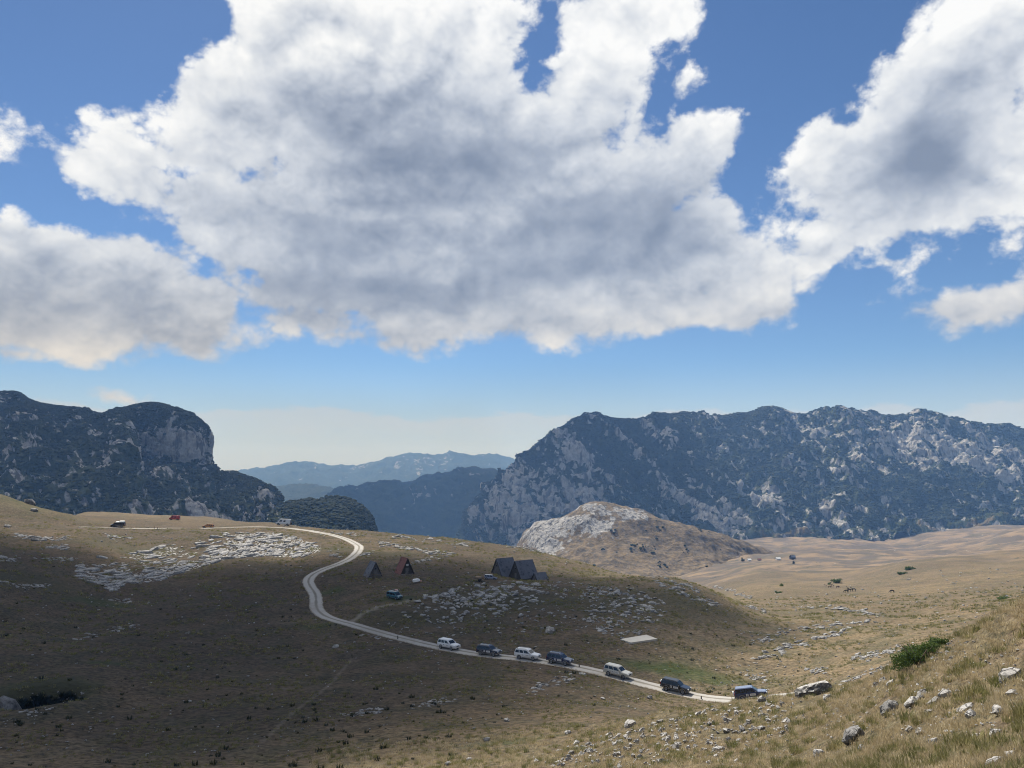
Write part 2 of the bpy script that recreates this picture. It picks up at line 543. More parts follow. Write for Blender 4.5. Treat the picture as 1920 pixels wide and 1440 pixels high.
# ------------------------------------------------------------------ ground heights
# picture column: (picture row, forward distance) pairs read off the photograph
CTRL = {
    -220: [(1720, 8), (1560, 25), (1480, 45), (1420, 75), (1180, 130), (1040, 200), (960, 250), (905, 295), (950, 400), (1000, 700), (985, 1500), (968, 3000)],
    0: [(1700, 8), (1520, 25), (1480, 45), (1440, 75), (1310, 100), (1200, 130), (1115, 160), (1060, 190), (1012, 230), (986, 255), (958, 275), (925, 300), (945, 330), (985, 400), (1000, 700), (985, 1500), (968, 3000)],
    110: [(1440, 75), (1325, 95), (1215, 130), (1140, 165), (1095, 185), (1062, 205), (1018, 235), (988, 262), (976, 278), (958, 298), (980, 350), (985, 420), (1005, 700)],
    145: [(1000, 250), (985, 275), (977, 296), (968, 340), (962, 410)],
    240: [(1695, 8), (1500, 28), (1440, 75), (1320, 100), (1225, 130), (1155, 165), (1117, 190), (1075, 214), (1040, 240), (1008, 268), (990, 292), (974, 345), (964, 420), (972, 470), (1000, 560), (1005, 900), (985, 1600), (966, 3000)],
    400: [(1440, 72), (1325, 100), (1215, 140), (1130, 180), (1088, 208), (1070, 222), (1030, 250), (1001, 275), (994, 300), (990, 322), (977, 380), (971, 430), (980, 480), (1010, 600), (990, 1500)],
    540: [(1690, 8), (1500, 28), (1440, 70), (1325, 100), (1220, 140), (1137, 180), (1087, 210), (1052, 236), (1032, 256), (1007, 282), (993, 312), (986, 342), (984, 375), (1000, 430), (1040, 600), (1060, 1500), (1050, 3000)],
    610: [(1140, 178), (1090, 202), (1055, 232), (1028, 256), (1000, 300), (991, 342), (1010, 400)],
    700: [(1440, 65), (1350, 90), (1280, 112), (1210, 138), (1180, 151), (1130, 172), (1088, 200), (1052, 231), (1025, 262), (1002, 302), (996, 330), (1008, 375), (1050, 460), (1070, 800), (1070, 1600), (1060, 3000)],
    840: [(1700, 8), (1490, 30), (1440, 62), (1355, 86), (1275, 112), (1222, 132), (1180, 150), (1125, 176), (1083, 206), (1046, 242), (1017, 282), (1008, 310), (1022, 355), (1075, 460), (1085, 1000), (1075, 3000)],
    985: [(1690, 8), (1480, 30), (1440, 57), (1365, 80), (1290, 106), (1233, 127), (1200, 141), (1163, 156), (1123, 177), (1098, 196), (1085, 216), (1056, 246), (1033, 276), (1026, 296), (1045, 335), (1100, 450), (1100, 1000), (1085, 1600), (1075, 3000)],
    1100: [(1440, 51), (1375, 72), (1305, 100), (1251, 122), (1210, 138), (1178, 151), (1133, 171), (1102, 191), (1088, 215), (1064, 250), (1054, 272), (1078, 310), (1130, 450), (1095, 1000)],
    1250: [(1600, 8), (1500, 22), (1440, 41), (1380, 55), (1336, 66), (1350, 84), (1300, 111), (1256, 125), (1210, 140), (1173, 156), (1130, 175), (1098, 195), (1084, 211), (1082, 225), (1110, 262), (1150, 400), (1120, 700), (1088, 1000), (1045, 1500), (1008, 2000), (985, 3000)],
    1330: [(1190, 152), (1150, 172), (1118, 192), (1105, 212), (1112, 245), (1135, 330)],
    1420: [(1510, 8), (1490, 20), (1440, 34), (1362, 50), (1310, 65), (1348, 84), (1318, 109), (1282, 121), (1226, 141), (1186, 161), (1166, 180), (1152, 202), (1143, 240), (1125, 300), (1100, 420), (1080, 600), (1062, 900), (1050, 1200), (1035, 1500), (1005, 2000), (986, 2800)],
    1550: [(1440, 27), (1365, 40), (1312, 52), (1294, 60), (1312, 75), (1300, 95), (1262, 116), (1215, 141), (1182, 165), (1156, 202), (1130, 262), (1113, 330), (1103, 400), (1090, 500), (1078, 650), (1060, 900), (1040, 1300), (1008, 1800), (988, 2500)],
    1700: [(1530, 8), (1440, 17), (1345, 27), (1278, 35), (1232, 43), (1262, 56), (1264, 76), (1240, 102), (1196, 137), (1160, 182), (1130, 250), (1108, 330), (1085, 410), (1062, 480), (1052, 540), (1070, 650), (1058, 800), (1042, 1100), (1024, 1500), (1004, 1900), (986, 2600)],
    1850: [(1440, 13), (1350, 19), (1245, 27), (1168, 34), (1192, 46), (1200, 70), (1188, 102), (1160, 152), (1125, 220), (1095, 302), (1068, 402), (1048, 500), (1042, 560), (1056, 700), (1040, 900), (1022, 1200), (1004, 1500), (998, 1800), (984, 2500)],
    1920: [(1500, 7), (1440, 11.5), (1350, 17), (1230, 25), (1136, 31), (1156, 42), (1182, 62), (1168, 102), (1138, 162), (1110, 240), (1085, 320), (1060, 420), (1040, 540), (1050, 700), (1022, 1000), (994, 1300), (1000, 1600), (984, 2500)],
    2160: [(1460, 7), (1300, 14), (1120, 21), (1040, 27), (1080, 42), (1125, 85), (1100, 150), (1070, 300), (1034, 600), (1000, 1200), (975, 2500)],
}
_c = []
for px_, lst in CTRL.items():
    for py_, d_ in lst:
        rx_, rz_ = ray(px_, py_)
        _c.append((math.atan(float(rx_)), math.log(d_ * math.hypot(1, float(rx_))), float(rz_) / math.hypot(1, float(rx_))))
_c = np.array(_c)
KA = 3.4


def _tps(d2):
    return d2 * np.log(d2 + 1e-12)


_X = np.stack([_c[:, 0] * KA, _c[:, 1]], 1)
_n = len(_X)
_A = np.zeros((_n + 3, _n + 3))
_A[:_n, :_n] = _tps(((_X[:, None] - _X[None]) ** 2).sum(-1)) + np.eye(_n) * 2e-3
_A[:_n, _n] = 1; _A[:_n, _n + 1:] = _X; _A[_n:, :_n] = _A[:_n, _n:].T
_wts = np.linalg.solve(_A, np.concatenate([_c[:, 2], np.zeros(3)]))


def rbf(az, lr):
    q = np.stack([az * KA, lr], -1).reshape(-1, 2)
    out = np.empty(len(q))
    for s in range(0, len(q), 20000):
        k = q[s:s + 20000]
        out[s:s + 20000] = _tps(((k[:, None] - _X[None]) ** 2).sum(-1)) @ _wts[:_n] + _wts[_n] + k @ _wts[_n + 1:]
    return out.reshape(az.shape)


AZL = math.radians(43.0)
az_in = np.linspace(-AZL, AZL, 780)
az_out = np.linspace(AZL, 2 * math.pi - AZL, 122)[1:-1]
AZS = np.concatenate([az_in, az_out, [2 * math.pi - AZL]])      # the last column repeats the first
RS = np.concatenate([np.linspace(0.4, 6.0, 12)[:-1], np.exp(np.linspace(math.log(6.0), math.log(3200.0), 620)), np.exp(np.linspace(math.log(3200), math.log(22000), 14))[1:]])
LR = np.log(RS)
# slope-tangents on a coarser lattice, then interpolated up
_azc = np.linspace(-AZL, AZL, 261); _lrc = np.linspace(math.log(6.0), math.log(3200.0), 311)
_AC, _LC = np.meshgrid(_azc, _lrc)
_TC = rbf(_AC, _lrc[:, None] + 0 * _AC)


def tan_field(az, lr):
    u = np.clip((az + AZL) / (2 * AZL), 0, 1) * 260; v = np.clip((lr - _lrc[0]) / (_lrc[-1] - _lrc[0]), 0, 1) * 310
    i = np.minimum(u.astype(int), 259); j = np.minimum(v.astype(int), 309); fu = u - i; fv = v - j
    return ((_TC[j, i] * (1 - fu) + _TC[j, i + 1] * fu) * (1 - fv) + (_TC[j + 1, i] * (1 - fu) + _TC[j + 1, i + 1] * fu) * fv)


AZG, LRG = np.meshgrid(AZS, LR)
RG = np.exp(LRG)
XG = RG * np.sin(AZG); YG = RG * np.cos(AZG)
_wrap = np.clip((AZG - AZL) / (2 * math.pi - 2 * AZL), 0, 1); _wrap = _wrap * _wrap * (3 - 2 * _wrap)
T_in = tan_field(np.minimum(AZG, AZL), LRG)
T_l = tan_field(np.full_like(AZG, -AZL), LRG)
TG = np.where(AZG <= AZL + 1e-9, T_in, T_in * (1 - _wrap) + T_l * _wrap)
ZG = TG * RG
# close to the tripod-less photographer: an even slope down from the feet
_nearz = -1.66 - RG * (0.36 - 0.13 * np.sin(AZG))
_k = sstep(RG, 5.0, 11.0)
ZG = _nearz * (1 - _k) + ZG * _k
# beyond the plain: level country
_k = sstep(LRG, math.log(2600), math.log(3600))
ZG = ZG * (1 - _k) + (-215.0) * _k
# bumps at several sizes
ZG += n2(XG, YG, 1.6, 3, 0.5, 3.1) * 0.055 * sstep(RG, 2, 8)
ZG += n2(XG, YG, 7.0, 3, 0.5, 1.3) * 0.30 * sstep(RG, 15, 60)
ZG += n2(XG, YG, 26.0, 3, 0.5, 5.3) * 1.0 * sstep(RG, 60, 160)
ZG += n2(XG, YG, 90.0, 4, 0.5, 8.3) * 9.0 * sstep(RG, 330, 800)
ZG += n2(XG, YG, 320.0, 4, 0.5, 2.3) * 26.0 * sstep(RG, 700, 1500) * (1 - 0.5 * sstep(RG, 1800, 2600))


def _row(r):
    v = np.interp(np.log(np.maximum(r, RS[0])), LR, np.arange(len(LR)))
    return v


def height(x, y):
    x = np.asarray(x, float); y = np.asarray(y, float)
    az = np.arctan2(x, y); r = np.hypot(x, y)
    az = np.where(az < -AZL, az + 2 * math.pi, az)
    u = np.interp(az, AZS, np.arange(len(AZS))); v = _row(r)
    i = np.minimum(u.astype(int), len(AZS) - 2); j = np.minimum(v.astype(int), len(LR) - 2); fu = u - i; fv = v - j
    return ((ZG[j, i] * (1 - fu) + ZG[j, i + 1] * fu) * (1 - fv) + (ZG[j + 1, i] * (1 - fu) + ZG[j + 1, i + 1] * fu) * fv)


_MR = np.exp(np.linspace(math.log(5.0), math.log(3000.0), 1500))


def hit(px, py):
    """where the line of sight through a picture point first meets the ground"""
    rx, rz = ray(px, py)
    h = math.hypot(1, float(rx))
    d = _MR / h
    g = rz * d - height(rx * d, d)
    k = np.argmax(g <= 0)
    if g[k] > 0:
        k = int(np.argmin(g))
        dd = d[k]
    elif k == 0:
        dd = d[0]
    else:
        t = g[k - 1] / (g[k - 1] - g[k]); dd = d[k - 1] * (1 - t) + d[k] * t
    return Vector((float(rx * dd), float(dd), float(height(rx * dd, dd))))


def near_pt(px, py, d):
    """a ground point under a picture column at a known forward distance"""
    rx, _ = ray(px, py)
    return Vector((float(rx) * d, d, float(height(float(rx) * d, d))))


def normal_at(x, y, e=0.6):
    gx = (height(x + e, y) - height(x - e, y)) / (2 * e); gy = (height(x, y + e) - height(x, y - e)) / (2 * e)
    return Vector((-float(gx), -float(gy), 1)).normalized()

# ------------------------------------------------------------------ road line, hollows, green patches
ROAD_PX = [(130, 986), (160, 988), (230, 989), (300, 991), (390, 991), (470, 989), (545, 990), (590, 997), (630, 1005), (660, 1014), (674, 1024),
           (668, 1038), (645, 1054), (612, 1066), (583, 1076), (573, 1086), (582, 1102), (598, 1116), (592, 1128), (588, 1142), (612, 1156), (650, 1168),
           (700, 1184), (760, 1198), (842, 1219), (924, 1229), (994, 1236), (1060, 1244), (1110, 1255), (1160, 1269), (1215, 1284), (1270, 1298)]
ROAD_END = [(1340, 110.5), (1410, 108.5), (1480, 108.0), (1560, 108.0)]       # behind the brow: picture column and distance


def catmull(P, n):
    P = np.asarray(P, float)
    Q = np.vstack([2 * P[0] - P[1], P, 2 * P[-1] - P[-2]])
    out = []
    for i in range(len(P) - 1):
        p0, p1, p2, p3 = Q[i], Q[i + 1], Q[i + 2], Q[i + 3]
        for t in np.linspace(0, 1, n, endpoint=False):
            out.append(0.5 * ((2 * p1) + (-p0 + p2) * t + (2 * p0 - 5 * p1 + 4 * p2 - p3) * t * t + (-p0 + 3 * p1 - 3 * p2 + p3) * t ** 3))
    out.append(P[-1])
    return np.array(out)


def resample(P, step):
    s = np.concatenate([[0], np.cumsum(np.linalg.norm(np.diff(P, axis=0), axis=1))])
    t = np.arange(0, s[-1], step)
    return np.stack([np.interp(t, s, P[:, k]) for k in range(P.shape[1])], 1)


_rp = np.array([(*hit(a, b)[:2],) for a, b in ROAD_PX] + [(*near_pt(a, 1310, d)[:2],) for a, d in ROAD_END])
# keep the hill-top stretch from jumping where the view grazes the ground
ROAD = resample(catmull(_rp, 24), 0.7)
_k = np.ones(21) / 21
for _ in range(2):
    ROAD = np.stack([np.convolve(np.pad(ROAD[:, q], 10, 'edge'), _k, 'valid') for q in (0, 1)], 1)
ROAD = resample(ROAD, 0.7)
ROAD_Z = height(ROAD[:, 0], ROAD[:, 1])
ROAD_Z = np.convolve(np.pad(ROAD_Z, 10, 'edge'), _k, 'valid')
ROAD_W = 1.6


def near_line(X, Y, L, Z=None, reach=6.0):
    """distance to a dense line for grid points close to it (others get 1e9)"""
    dist = np.full(X.shape, 1e9); zz = np.zeros(X.shape)
    x0, x1, y0, y1 = L[:, 0].min() - reach, L[:, 0].max() + reach, L[:, 1].min() - reach, L[:, 1].max() + reach
    sel = np.argwhere((X > x0) & (X < x1) & (Y > y0) & (Y < y1))
    if not len(sel):
        return dist, zz
    xs = X[sel[:, 0], sel[:, 1]]; ys = Y[sel[:, 0], sel[:, 1]]
    dd = np.empty(len(xs)); ii = np.empty(len(xs), int)
    for s in range(0, len(xs), 8000):
        d2 = (xs[s:s + 8000, None] - L[None, :, 0]) ** 2 + (ys[s:s + 8000, None] - L[None, :, 1]) ** 2
        ii[s:s + 8000] = d2.argmin(1); dd[s:s + 8000] = np.sqrt(d2.min(1))
    dist[sel[:, 0], sel[:, 1]] = dd
    if Z is not None:
        zz[sel[:, 0], sel[:, 1]] = Z[ii]
    return dist, zz


_dr, _zr = near_line(XG, YG, ROAD[::2], ROAD_Z[::2])
_kr = 1 - sstep(_dr, ROAD_W + 0.2, ROAD_W + 3.2)
ZG = ZG * (1 - _kr) + np.where(_dr < 1e8, _zr - 0.10, 0) * _kr
ZG += 0.05 * np.exp(-((_dr - ROAD_W - 0.7) / 0.5) ** 2)
# the dark sinkhole at the left, and the hollow under the rock slab
SINK = hit(82, 1304)
_d = np.hypot((XG - SINK.x) / 1.5, (YG - SINK.y) / 1.25)
ZG -= 3.4 * np.exp(-(_d / 2.9) ** 4)
ROCKY = np.zeros_like(ZG); GREEN = np.zeros_like(ZG); HEATH = np.zeros_like(ZG); TRACK = np.zeros_like(ZG)


def patch(arr, px, py, rx, ry, strength=1.0, edge=0.5):
    """a ground patch placed where the photograph shows it, measured on the ground in metres"""
    c = hit(px, py)
    rr = max(rx, ry) * 1.7; rc = math.hypot(c.x, c.y)
    ra = (RS > rc - rr) & (RS < rc + rr)
    da = rr / rc; a0 = math.atan2(c.x, c.y)
    ca = (AZS > a0 - da) & (AZS < a0 + da)
    ix = np.ix_(ra, ca)
    X, Y = XG[ix], YG[ix]
    d = np.hypot((X - c.x) / rx, (Y - c.y) / ry) + n2(X, Y, max(rx, ry) * 0.5, 4, 0.6, 4.2) * 0.55
    arr[ix] = np.maximum(arr[ix], strength * (1 - sstep(d, 1 - edge, 1 + edge * 0.3)))


patch(GREEN, 1265, 1256, 11.0, 4.2, 0.72, 0.8)
patch(GREEN, 1330, 1275, 6.0, 2.0, 0.6)
patch(GREEN, 745, 1122, 5.0, 3.0, 0.6)
patch(GREEN, 625, 1107, 4.0, 2.5, 0.6)
patch(GREEN, 600, 1175, 5.0, 3.0, 0.45)
patch(GREEN, 85, 1308, 7.5, 6.0, 0.35)
patch(HEATH, 85, 1306, 6.5, 5.0, 0.95)
patch(GREEN, 60, 950, 30, 25, 0.28, 0.9)
patch(GREEN, 185, 1130, 9.0, 5.0, 0.45)
patch(GREEN, 195, 1243, 3.0, 1.2, 0.6)
patch(GREEN, 960, 1390, 5.0, 2.0, 0.4)
for q in [(60, 1090, 16, 10), (640, 1030, 10, 10), (960, 1130, 30, 16), (1180, 1130, 26, 14), (1300, 1130, 16, 14), (780, 1160, 20, 10), (240, 1030, 20, 12), (730, 1040, 10, 8)]:
    patch(HEATH, *q, 0.65, 0.9)
TRK = []
for pts in [[(655, 1166), (690, 1146), (730, 1134), (770, 1127)], [(490, 1392), (560, 1330), (610, 1290), (660, 1235)], [(1216, 1083), (1222, 1070), (1228, 1062)]]:
    L = resample(catmull(np.array([(*hit(a, b)[:2],) for a, b in pts]), 16), 0.4)
    TRK.append(L)
    dd, _ = near_line(XG, YG, L, None, 4.0)
    wd = 1.1 if len(pts) == 4 and pts[0][0] == 655 else 0.35
    TRACK = np.maximum(TRACK, (0.6 if wd > 1 else 0.2) * (1 - sstep(dd, wd * 0.4, wd * 1.3)))

MAT_GROUND = mat_ground()
nr, nc = ZG.shape
_v = np.stack([XG, YG, ZG], -1).reshape(-1, 3)
_f = grid_faces(nr, nc, flip=False)
me = new_mesh_np('ground', _v, _f)
PXG, PYG = project(np.stack([XG, YG, ZG], -1))


def poly_mask(poly, d0, d1, soft=7.0):
    """ground mask for an area outlined in the photograph between two distances"""
    sel = (YG > d0) & (YG < d1)
    x, y = PXG[sel], PYG[sel]
    ins = np.zeros(len(x), bool); dist = np.full(len(x), 1e9)
    j = len(poly) - 1
    for i in range(len(poly)):
        (xi, yi), (xj, yj) = poly[i], poly[j]
        if yi != yj:
            ins ^= ((yi > y) != (yj > y)) & (x < (xj - xi) * (y - yi) / (yj - yi) + xi)
        ex, ey = xj - xi, yj - yi
        t = np.clip(((x - xi) * ex + (y - yi) * ey) / (ex * ex + ey * ey), 0, 1)
        dist = np.minimum(dist, np.hypot(x - xi - t * ex, (y - yi - t * ey) * 2.0))
        j = i
    ROCKY[sel] = np.maximum(ROCKY[sel], np.where(ins, 0.5 + 0.5 * np.clip(dist / soft, 0, 1), 0.5 - 0.5 * np.clip(dist / soft, 0, 1)))


SLABPOLY = [(140, 1052), (150, 1086), (195, 1098), (208, 1112), (228, 1098), (300, 1090), (345, 1072), (390, 1060), (430, 1048), (500, 1042), (560, 1046), (600, 1036), (603, 1024), (560, 1008), (500, 998), (430, 1000), (340, 1018), (230, 1040)]
poly_mask(SLABPOLY, 175, 330)
_low = np.interp(PXG, [140, 210, 300, 400, 470, 600], [1070, 1090, 1070, 1044, 1015, 1000])
_up = (1 - sstep(PXG + 18 * n2(XG, YG, 9.0, 3, 0.6, 3.7), 400, 480)) * (1 - sstep(PYG + 14 * n2(XG, YG, 6.0, 3, 0.6, 1.9), _low - 10, _low + 8))
ROCKY *= 0.93 - 0.5 * _up
_keep = ROCKY.copy(); ROCKY[:] = 0
poly_mask([(800, 1120), (860, 1100), (960, 1094), (985, 1102), (950, 1128), (860, 1140), (810, 1150)], 140, 210)
poly_mask([(1160, 1118), (1200, 1115), (1235, 1135), (1228, 1160), (1180, 1150)], 130, 200)
ROCKY = np.maximum(_keep, ROCKY * 0.48)
DULL = (1 - sstep(PXG + (YG - 150) * 0.9, 1050, 1330)) * sstep(YG, 55, 95) * (1 - sstep(YG, 300, 420) * 0.5)  # browner left meadow, darkened further to deepen the shade there
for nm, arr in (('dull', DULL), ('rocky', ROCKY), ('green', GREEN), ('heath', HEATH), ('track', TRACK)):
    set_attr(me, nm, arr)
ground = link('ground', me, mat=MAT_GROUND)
ground['kind'] = 'structure'


def mat_road():
    m, n, b = material('gravel_road')
    P = wpos(n)
    u = n.attr('across')
    f = n.noise(P, 3.0, 6.0, 0.7); g = n.noise(P, 0.35, 4.0, 0.6)
    c = n.mix(f, (0.30, 0.283, 0.255), (0.45, 0.43, 0.395))
    au = n.m('ABSOLUTE', u)
    c = n.mix(n.m('MULTIPLY', n.mapr(n.m('ADD', au, n.m('MULTIPLY', g, 0.3)), 0.46, 0.20), 0.8), c, (0.13, 0.112, 0.080))
    c = n.mix(n.m('MULTIPLY', n.mapr(n.noise(P, 0.12, 5.0, 0.7), 0.48, 0.62), 0.45), c, (0.22, 0.195, 0.155))
    c = n.mix(n.mapr(n.m('ADD', au, n.m('MULTIPLY', n.m('SUBTRACT', f, 0.5), 1.1)), 0.76, 1.0), c, (0.15, 0.12, 0.08))
    n.put(b.inputs['Base Color'], c)
    b.inputs['Roughness'].default_value = 0.95
    bump(n, b, f, 0.6, 0.05)
    return m


_t = np.gradient(ROAD, axis=0); _t /= np.linalg.norm(_t, axis=1)[:, None]
_nrm = np.stack([_t[:, 1], -_t[:, 0]], 1)
us = np.linspace(-1, 1, 9)
rv = []; ua = []
for q, u in enumerate(us):
    wob = 1 + 0.16 * n2(ROAD[:, 0], ROAD[:, 1], 3.0, 3, 0.6, 9.0 + (u > 0)) * abs(u)
    xy = ROAD + _nrm * (u * ROAD_W * wob)[:, None]
    z = ROAD_Z + 0.03 - 0.10 * max(0, abs(u) - 0.72) / 0.28 - 0.03 * math.exp(-((abs(u) - 0.5) / 0.16) ** 2)
    rv.append(np.stack([xy[:, 0], xy[:, 1], z], 1)); ua.append(np.full(len(ROAD), u))
rv = np.stack(rv, 1); ua = np.stack(ua, 1)
me = new_mesh_np('road', rv.reshape(-1, 3), grid_faces(len(ROAD), len(us), flip=True))
set_attr(me, 'across', ua)
road = link('road', me, mat=mat_road())
road['kind'] = 'structure'


def on_road(px, py, d=None):
    p = hit(px, py) if d is None else near_pt(px, py, d)
    k = int(np.argmin((ROAD[:, 0] - p.x) ** 2 + (ROAD[:, 1] - p.y) ** 2))
    return Vector((ROAD[k, 0], ROAD[k, 1], ROAD_Z[k] + 0.02)), math.atan2(_t[k, 1], _t[k, 0]), k


# ------------------------------------------------------------------ mountains
def cubic_up(G, n, axis):
    """Catmull-Rom along one axis of a control lattice"""
    G = np.moveaxis(G, axis, 0)
    k = len(G)
    Q = np.concatenate([2 * G[:1] - G[1:2], G, 2 * G[-1:] - G[-2:-1]])
    t = np.linspace(0, k - 1, n); i = np.minimum(t.astype(int), k - 2); f = (t - i).reshape(-1, *([1] * (G.ndim - 1)))
    p0, p1, p2, p3 = Q[i], Q[i + 1], Q[i + 2], Q[i + 3]
    o = 0.5 * ((2 * p1) + (-p0 + p2) * f + (2 * p0 - 5 * p1 + 4 * p2 - p3) * f * f + (-p0 + 3 * p1 - 3 * p2 + p3) * f ** 3)
    return np.moveaxis(o, 0, axis)


def loft(cols, nr, nc):
    """cols: list of columns, each a list of (px, py, d) from crest to foot -> world lattice (nr, nc, 3), parameters"""
    C = np.array(cols, float)                       # (c, r, 3)
    G = at(C[..., 0], C[..., 1], C[..., 2])
    G = np.moveaxis(G, 0, 1)                        # (r, c, 3)
    G = cubic_up(cubic_up(G, nr, 0), nc, 1)
    T, S = np.meshgrid(np.linspace(0, 1, nr), np.linspace(0, 1, nc), indexing='ij')
    return G, S, T


def surf_normals(G):
    du = np.gradient(G, axis=1); dv = np.gradient(G, axis=0)
    n = np.cross(dv, du)
    n /= np.linalg.norm(n, axis=-1)[..., None] + 1e-9
    flip = np.sign((n * -G).sum(-1))                # towards the viewer's side of the slope
    return n * np.where(flip == 0, 1, flip)[..., None]


def blob(PX, PY, items):
    m = np.zeros(PX.shape)
    for (px, py, rx, ry, s) in items:
        d = np.hypot((PX - px) / rx, (PY - py) / ry)
        m += s * np.exp(-d ** 2 * 1.6)
    return m


def mountain(name, cols, nr, nc, amp, lam, mat, rock_bias=0.0, blobs=(), grass=0.0, gblobs=(), skew=0.0, streak=0.0, ridged=0.6, back=True, top_amp=0.35):
    if back:                                        # a far side, so that the crest is a ridge and not an edge
        cols = [[(c[0][0], c[0][1] + 60 * 1.0, c[0][2] * 1.30), (c[0][0], c[0][1] + 9, c[0][2] * 1.07)] + list(c) for c in cols]
    G, S, T = loft(cols, nr, nc)
    PX, PY = project(G)
    N = surf_normals(G)
    x, y, z = G[..., 0], G[..., 1], G[..., 2]
    q = np.stack([x / lam + skew * z / lam, y / (lam * 2.6), z / (lam * 2.6)], -1)
    big = fbm(q, 5, 0.52, True) - 0.35
    fine = fbm(np.stack([x, y, z], -1) / (lam * 0.28) + 9.1, 5, 0.6)
    t0 = 0.24 if back else 0.0
    am = amp * (top_amp + (1 - top_amp) * sstep(np.abs(T - t0), 0.0, 0.18))
    G = G + N * ((ridged * big + (1 - ridged) * fine) * am)[..., None]
    G[..., 2] += fine * am * 0.24
    st = fbm(np.stack([(x + skew * z * 1.6) / (lam * 0.24), y / (lam * 2.4), z / (lam * 2.4)], -1) + 31.0, 4, 0.6)
    slope = 1 - np.abs(surf_normals(G)[..., 2])
    rock = rock_bias + blob(PX, PY, blobs) + streak * st * 1.6 + 0.45 * (slope - 0.45) + 0.20 * big
    rock = rock + 0.45 * fbm(np.stack([x, y, z], -1) / (lam * 0.5) + 3.3, 3, 0.6) + 1.05 * fbm(np.stack([x, y, z * 0.7], -1) / (lam * 0.085) + 5.3, 3, 0.6)
    gr = grass + blob(PX, PY, gblobs)
    me = new_mesh_np(name, G.reshape(-1, 3), grid_faces(nr, nc))
    set_attr(me, 'rock', rock); set_attr(me, 'grass', gr)
    o = link(name, me, mat=mat)
    o['kind'] = 'structure'
    return G, rock, gr, PX, PY


MAT_MTN = mat_mountain('scrub_and_limestone')
MAT_MTN_R = mat_mountain('scrub_and_limestone_massif', lam=1.3)
MAT_FAR = mat_mountain('far_forest', lam=2.2, pine=(0.022, 0.034, 0.020), pine2=(0.045, 0.056, 0.030), rock=(0.20, 0.195, 0.19), rock2=(0.34, 0.33, 0.32))
MAT_HILL = mat_mountain('grassy_limestone', lam=0.5, pine=(0.110, 0.094, 0.070), pine2=(0.235, 0.178, 0.112), grass=(0.24, 0.18, 0.114))


def colm(top, foot, fr=(0.0, 0.3, 0.6, 1.0), bulge=0.0):
    """a slope column: crest point, foot point, in-between rows at given fractions (bulge pushes the middle nearer)"""
    out = []
    for f in fr:
        k = f
        d = top[2] + (foot[2] - top[2]) * k
        # straight slope in space between crest and foot
        a = at(*top); b = at(*foot)
        p = a + (b - a) * k
        p[2] += bulge * math.sin(math.pi * k)
        px, py = project(p)
        out.append((float(px), float(py), float(p[1])))
    return out


# left mountain with its cliff
FRL = (0.0, 0.12, 0.25, 0.42, 0.7, 1.0)
Lc = []
for top, foot in [((-420, 700, 1750), (-420, 1010, 850)), ((-200, 716, 1720), (-200, 1015, 850)), ((-60, 730, 1700), (-60, 1015, 850)), ((0, 737, 1680), (0, 1020, 850)), ((32, 737, 1660), (40, 1020, 850)), ((60, 753, 1640), (80, 1020, 860)),
                  ((100, 762, 1640), (125, 1020, 870)), ((150, 767, 1630), (180, 1020, 880)), ((188, 778, 1620), (225, 1020, 890)), ((225, 769, 1600), (270, 1020, 900))]:
    Lc.append(colm(top, foot, FRL, 10))
for top, c0, c1, c2, foot in [((262, 762, 1600), (258, 820, 1560), (256, 846, 1540), (256, 864, 1500), (310, 1020, 900)),
                              ((300, 760, 1590), (298, 806, 1530), (298, 846, 1500), (300, 870, 1480), (350, 1020, 920)),
                              ((335, 771, 1580), (335, 800, 1510), (336, 845, 1480), (340, 880, 1460), (400, 1025, 940)),
                              ((362, 782, 1570), (364, 800, 1510), (366, 845, 1490), (372, 885, 1470), (440, 1025, 960)),
                              ((382, 795, 1570), (386, 812, 1540), (388, 846, 1530), (396, 886, 1500), (480, 1030, 980)),
                              ((389, 812, 1680), (391, 830, 1680), (393, 856, 1650), (402, 887, 1600), (500, 1030, 1010))]:
    e = at(*c2); f_ = at(*foot); mid = e + (f_ - e) * 0.42; mx, my = project(mid)
    Lc.append([top, c0, c1, c2, (float(mx), float(my), float(mid[1])), foot])
Lc.append([(398, 885, 1720), (400, 886, 1715), (402, 888, 1705), (408, 891, 1680), (455, 935, 1300), (508, 1032, 1020)])
for top, foot in [((420, 889, 1640), (520, 1035, 1030)), ((448, 890, 1560), (545, 1035, 1040)), ((478, 901, 1500), (565, 1035, 1050)), ((505, 917, 1450), (590, 1035, 1060)), ((524, 938, 1400), (610, 1040, 1070)), ((535, 965, 1420), (620, 1045, 1100)), ((545, 1000, 1480), (625, 1055, 1150))]:
    Lc.append(colm(top, foot, FRL, 6))
LEFT = mountain('left_mountain', Lc, 230, 430, 42.0, 150.0, MAT_MTN, rock_bias=0.30,
                blobs=[(330, 843, 62, 34, 0.85), (375, 850, 16, 42, 0.6), (170, 830, 60, 40, 0.06), (40, 800, 50, 30, 0.10), (120, 900, 110, 30, 0.06), (275, 965, 60, 14, 0.30), (370, 960, 26, 14, 0.35), (515, 968, 24, 14, 0.4), (195, 885, 12, 10, 0.4), (485, 920, 10, 6, 0.3), (300, 785, 80, 16, -0.35), (150, 775, 150, 8, -0.25), (440, 940, 90, 24, -0.22)],
                grass=-0.1, skew=0.3, streak=0.4, top_amp=0.16)
Kc = []
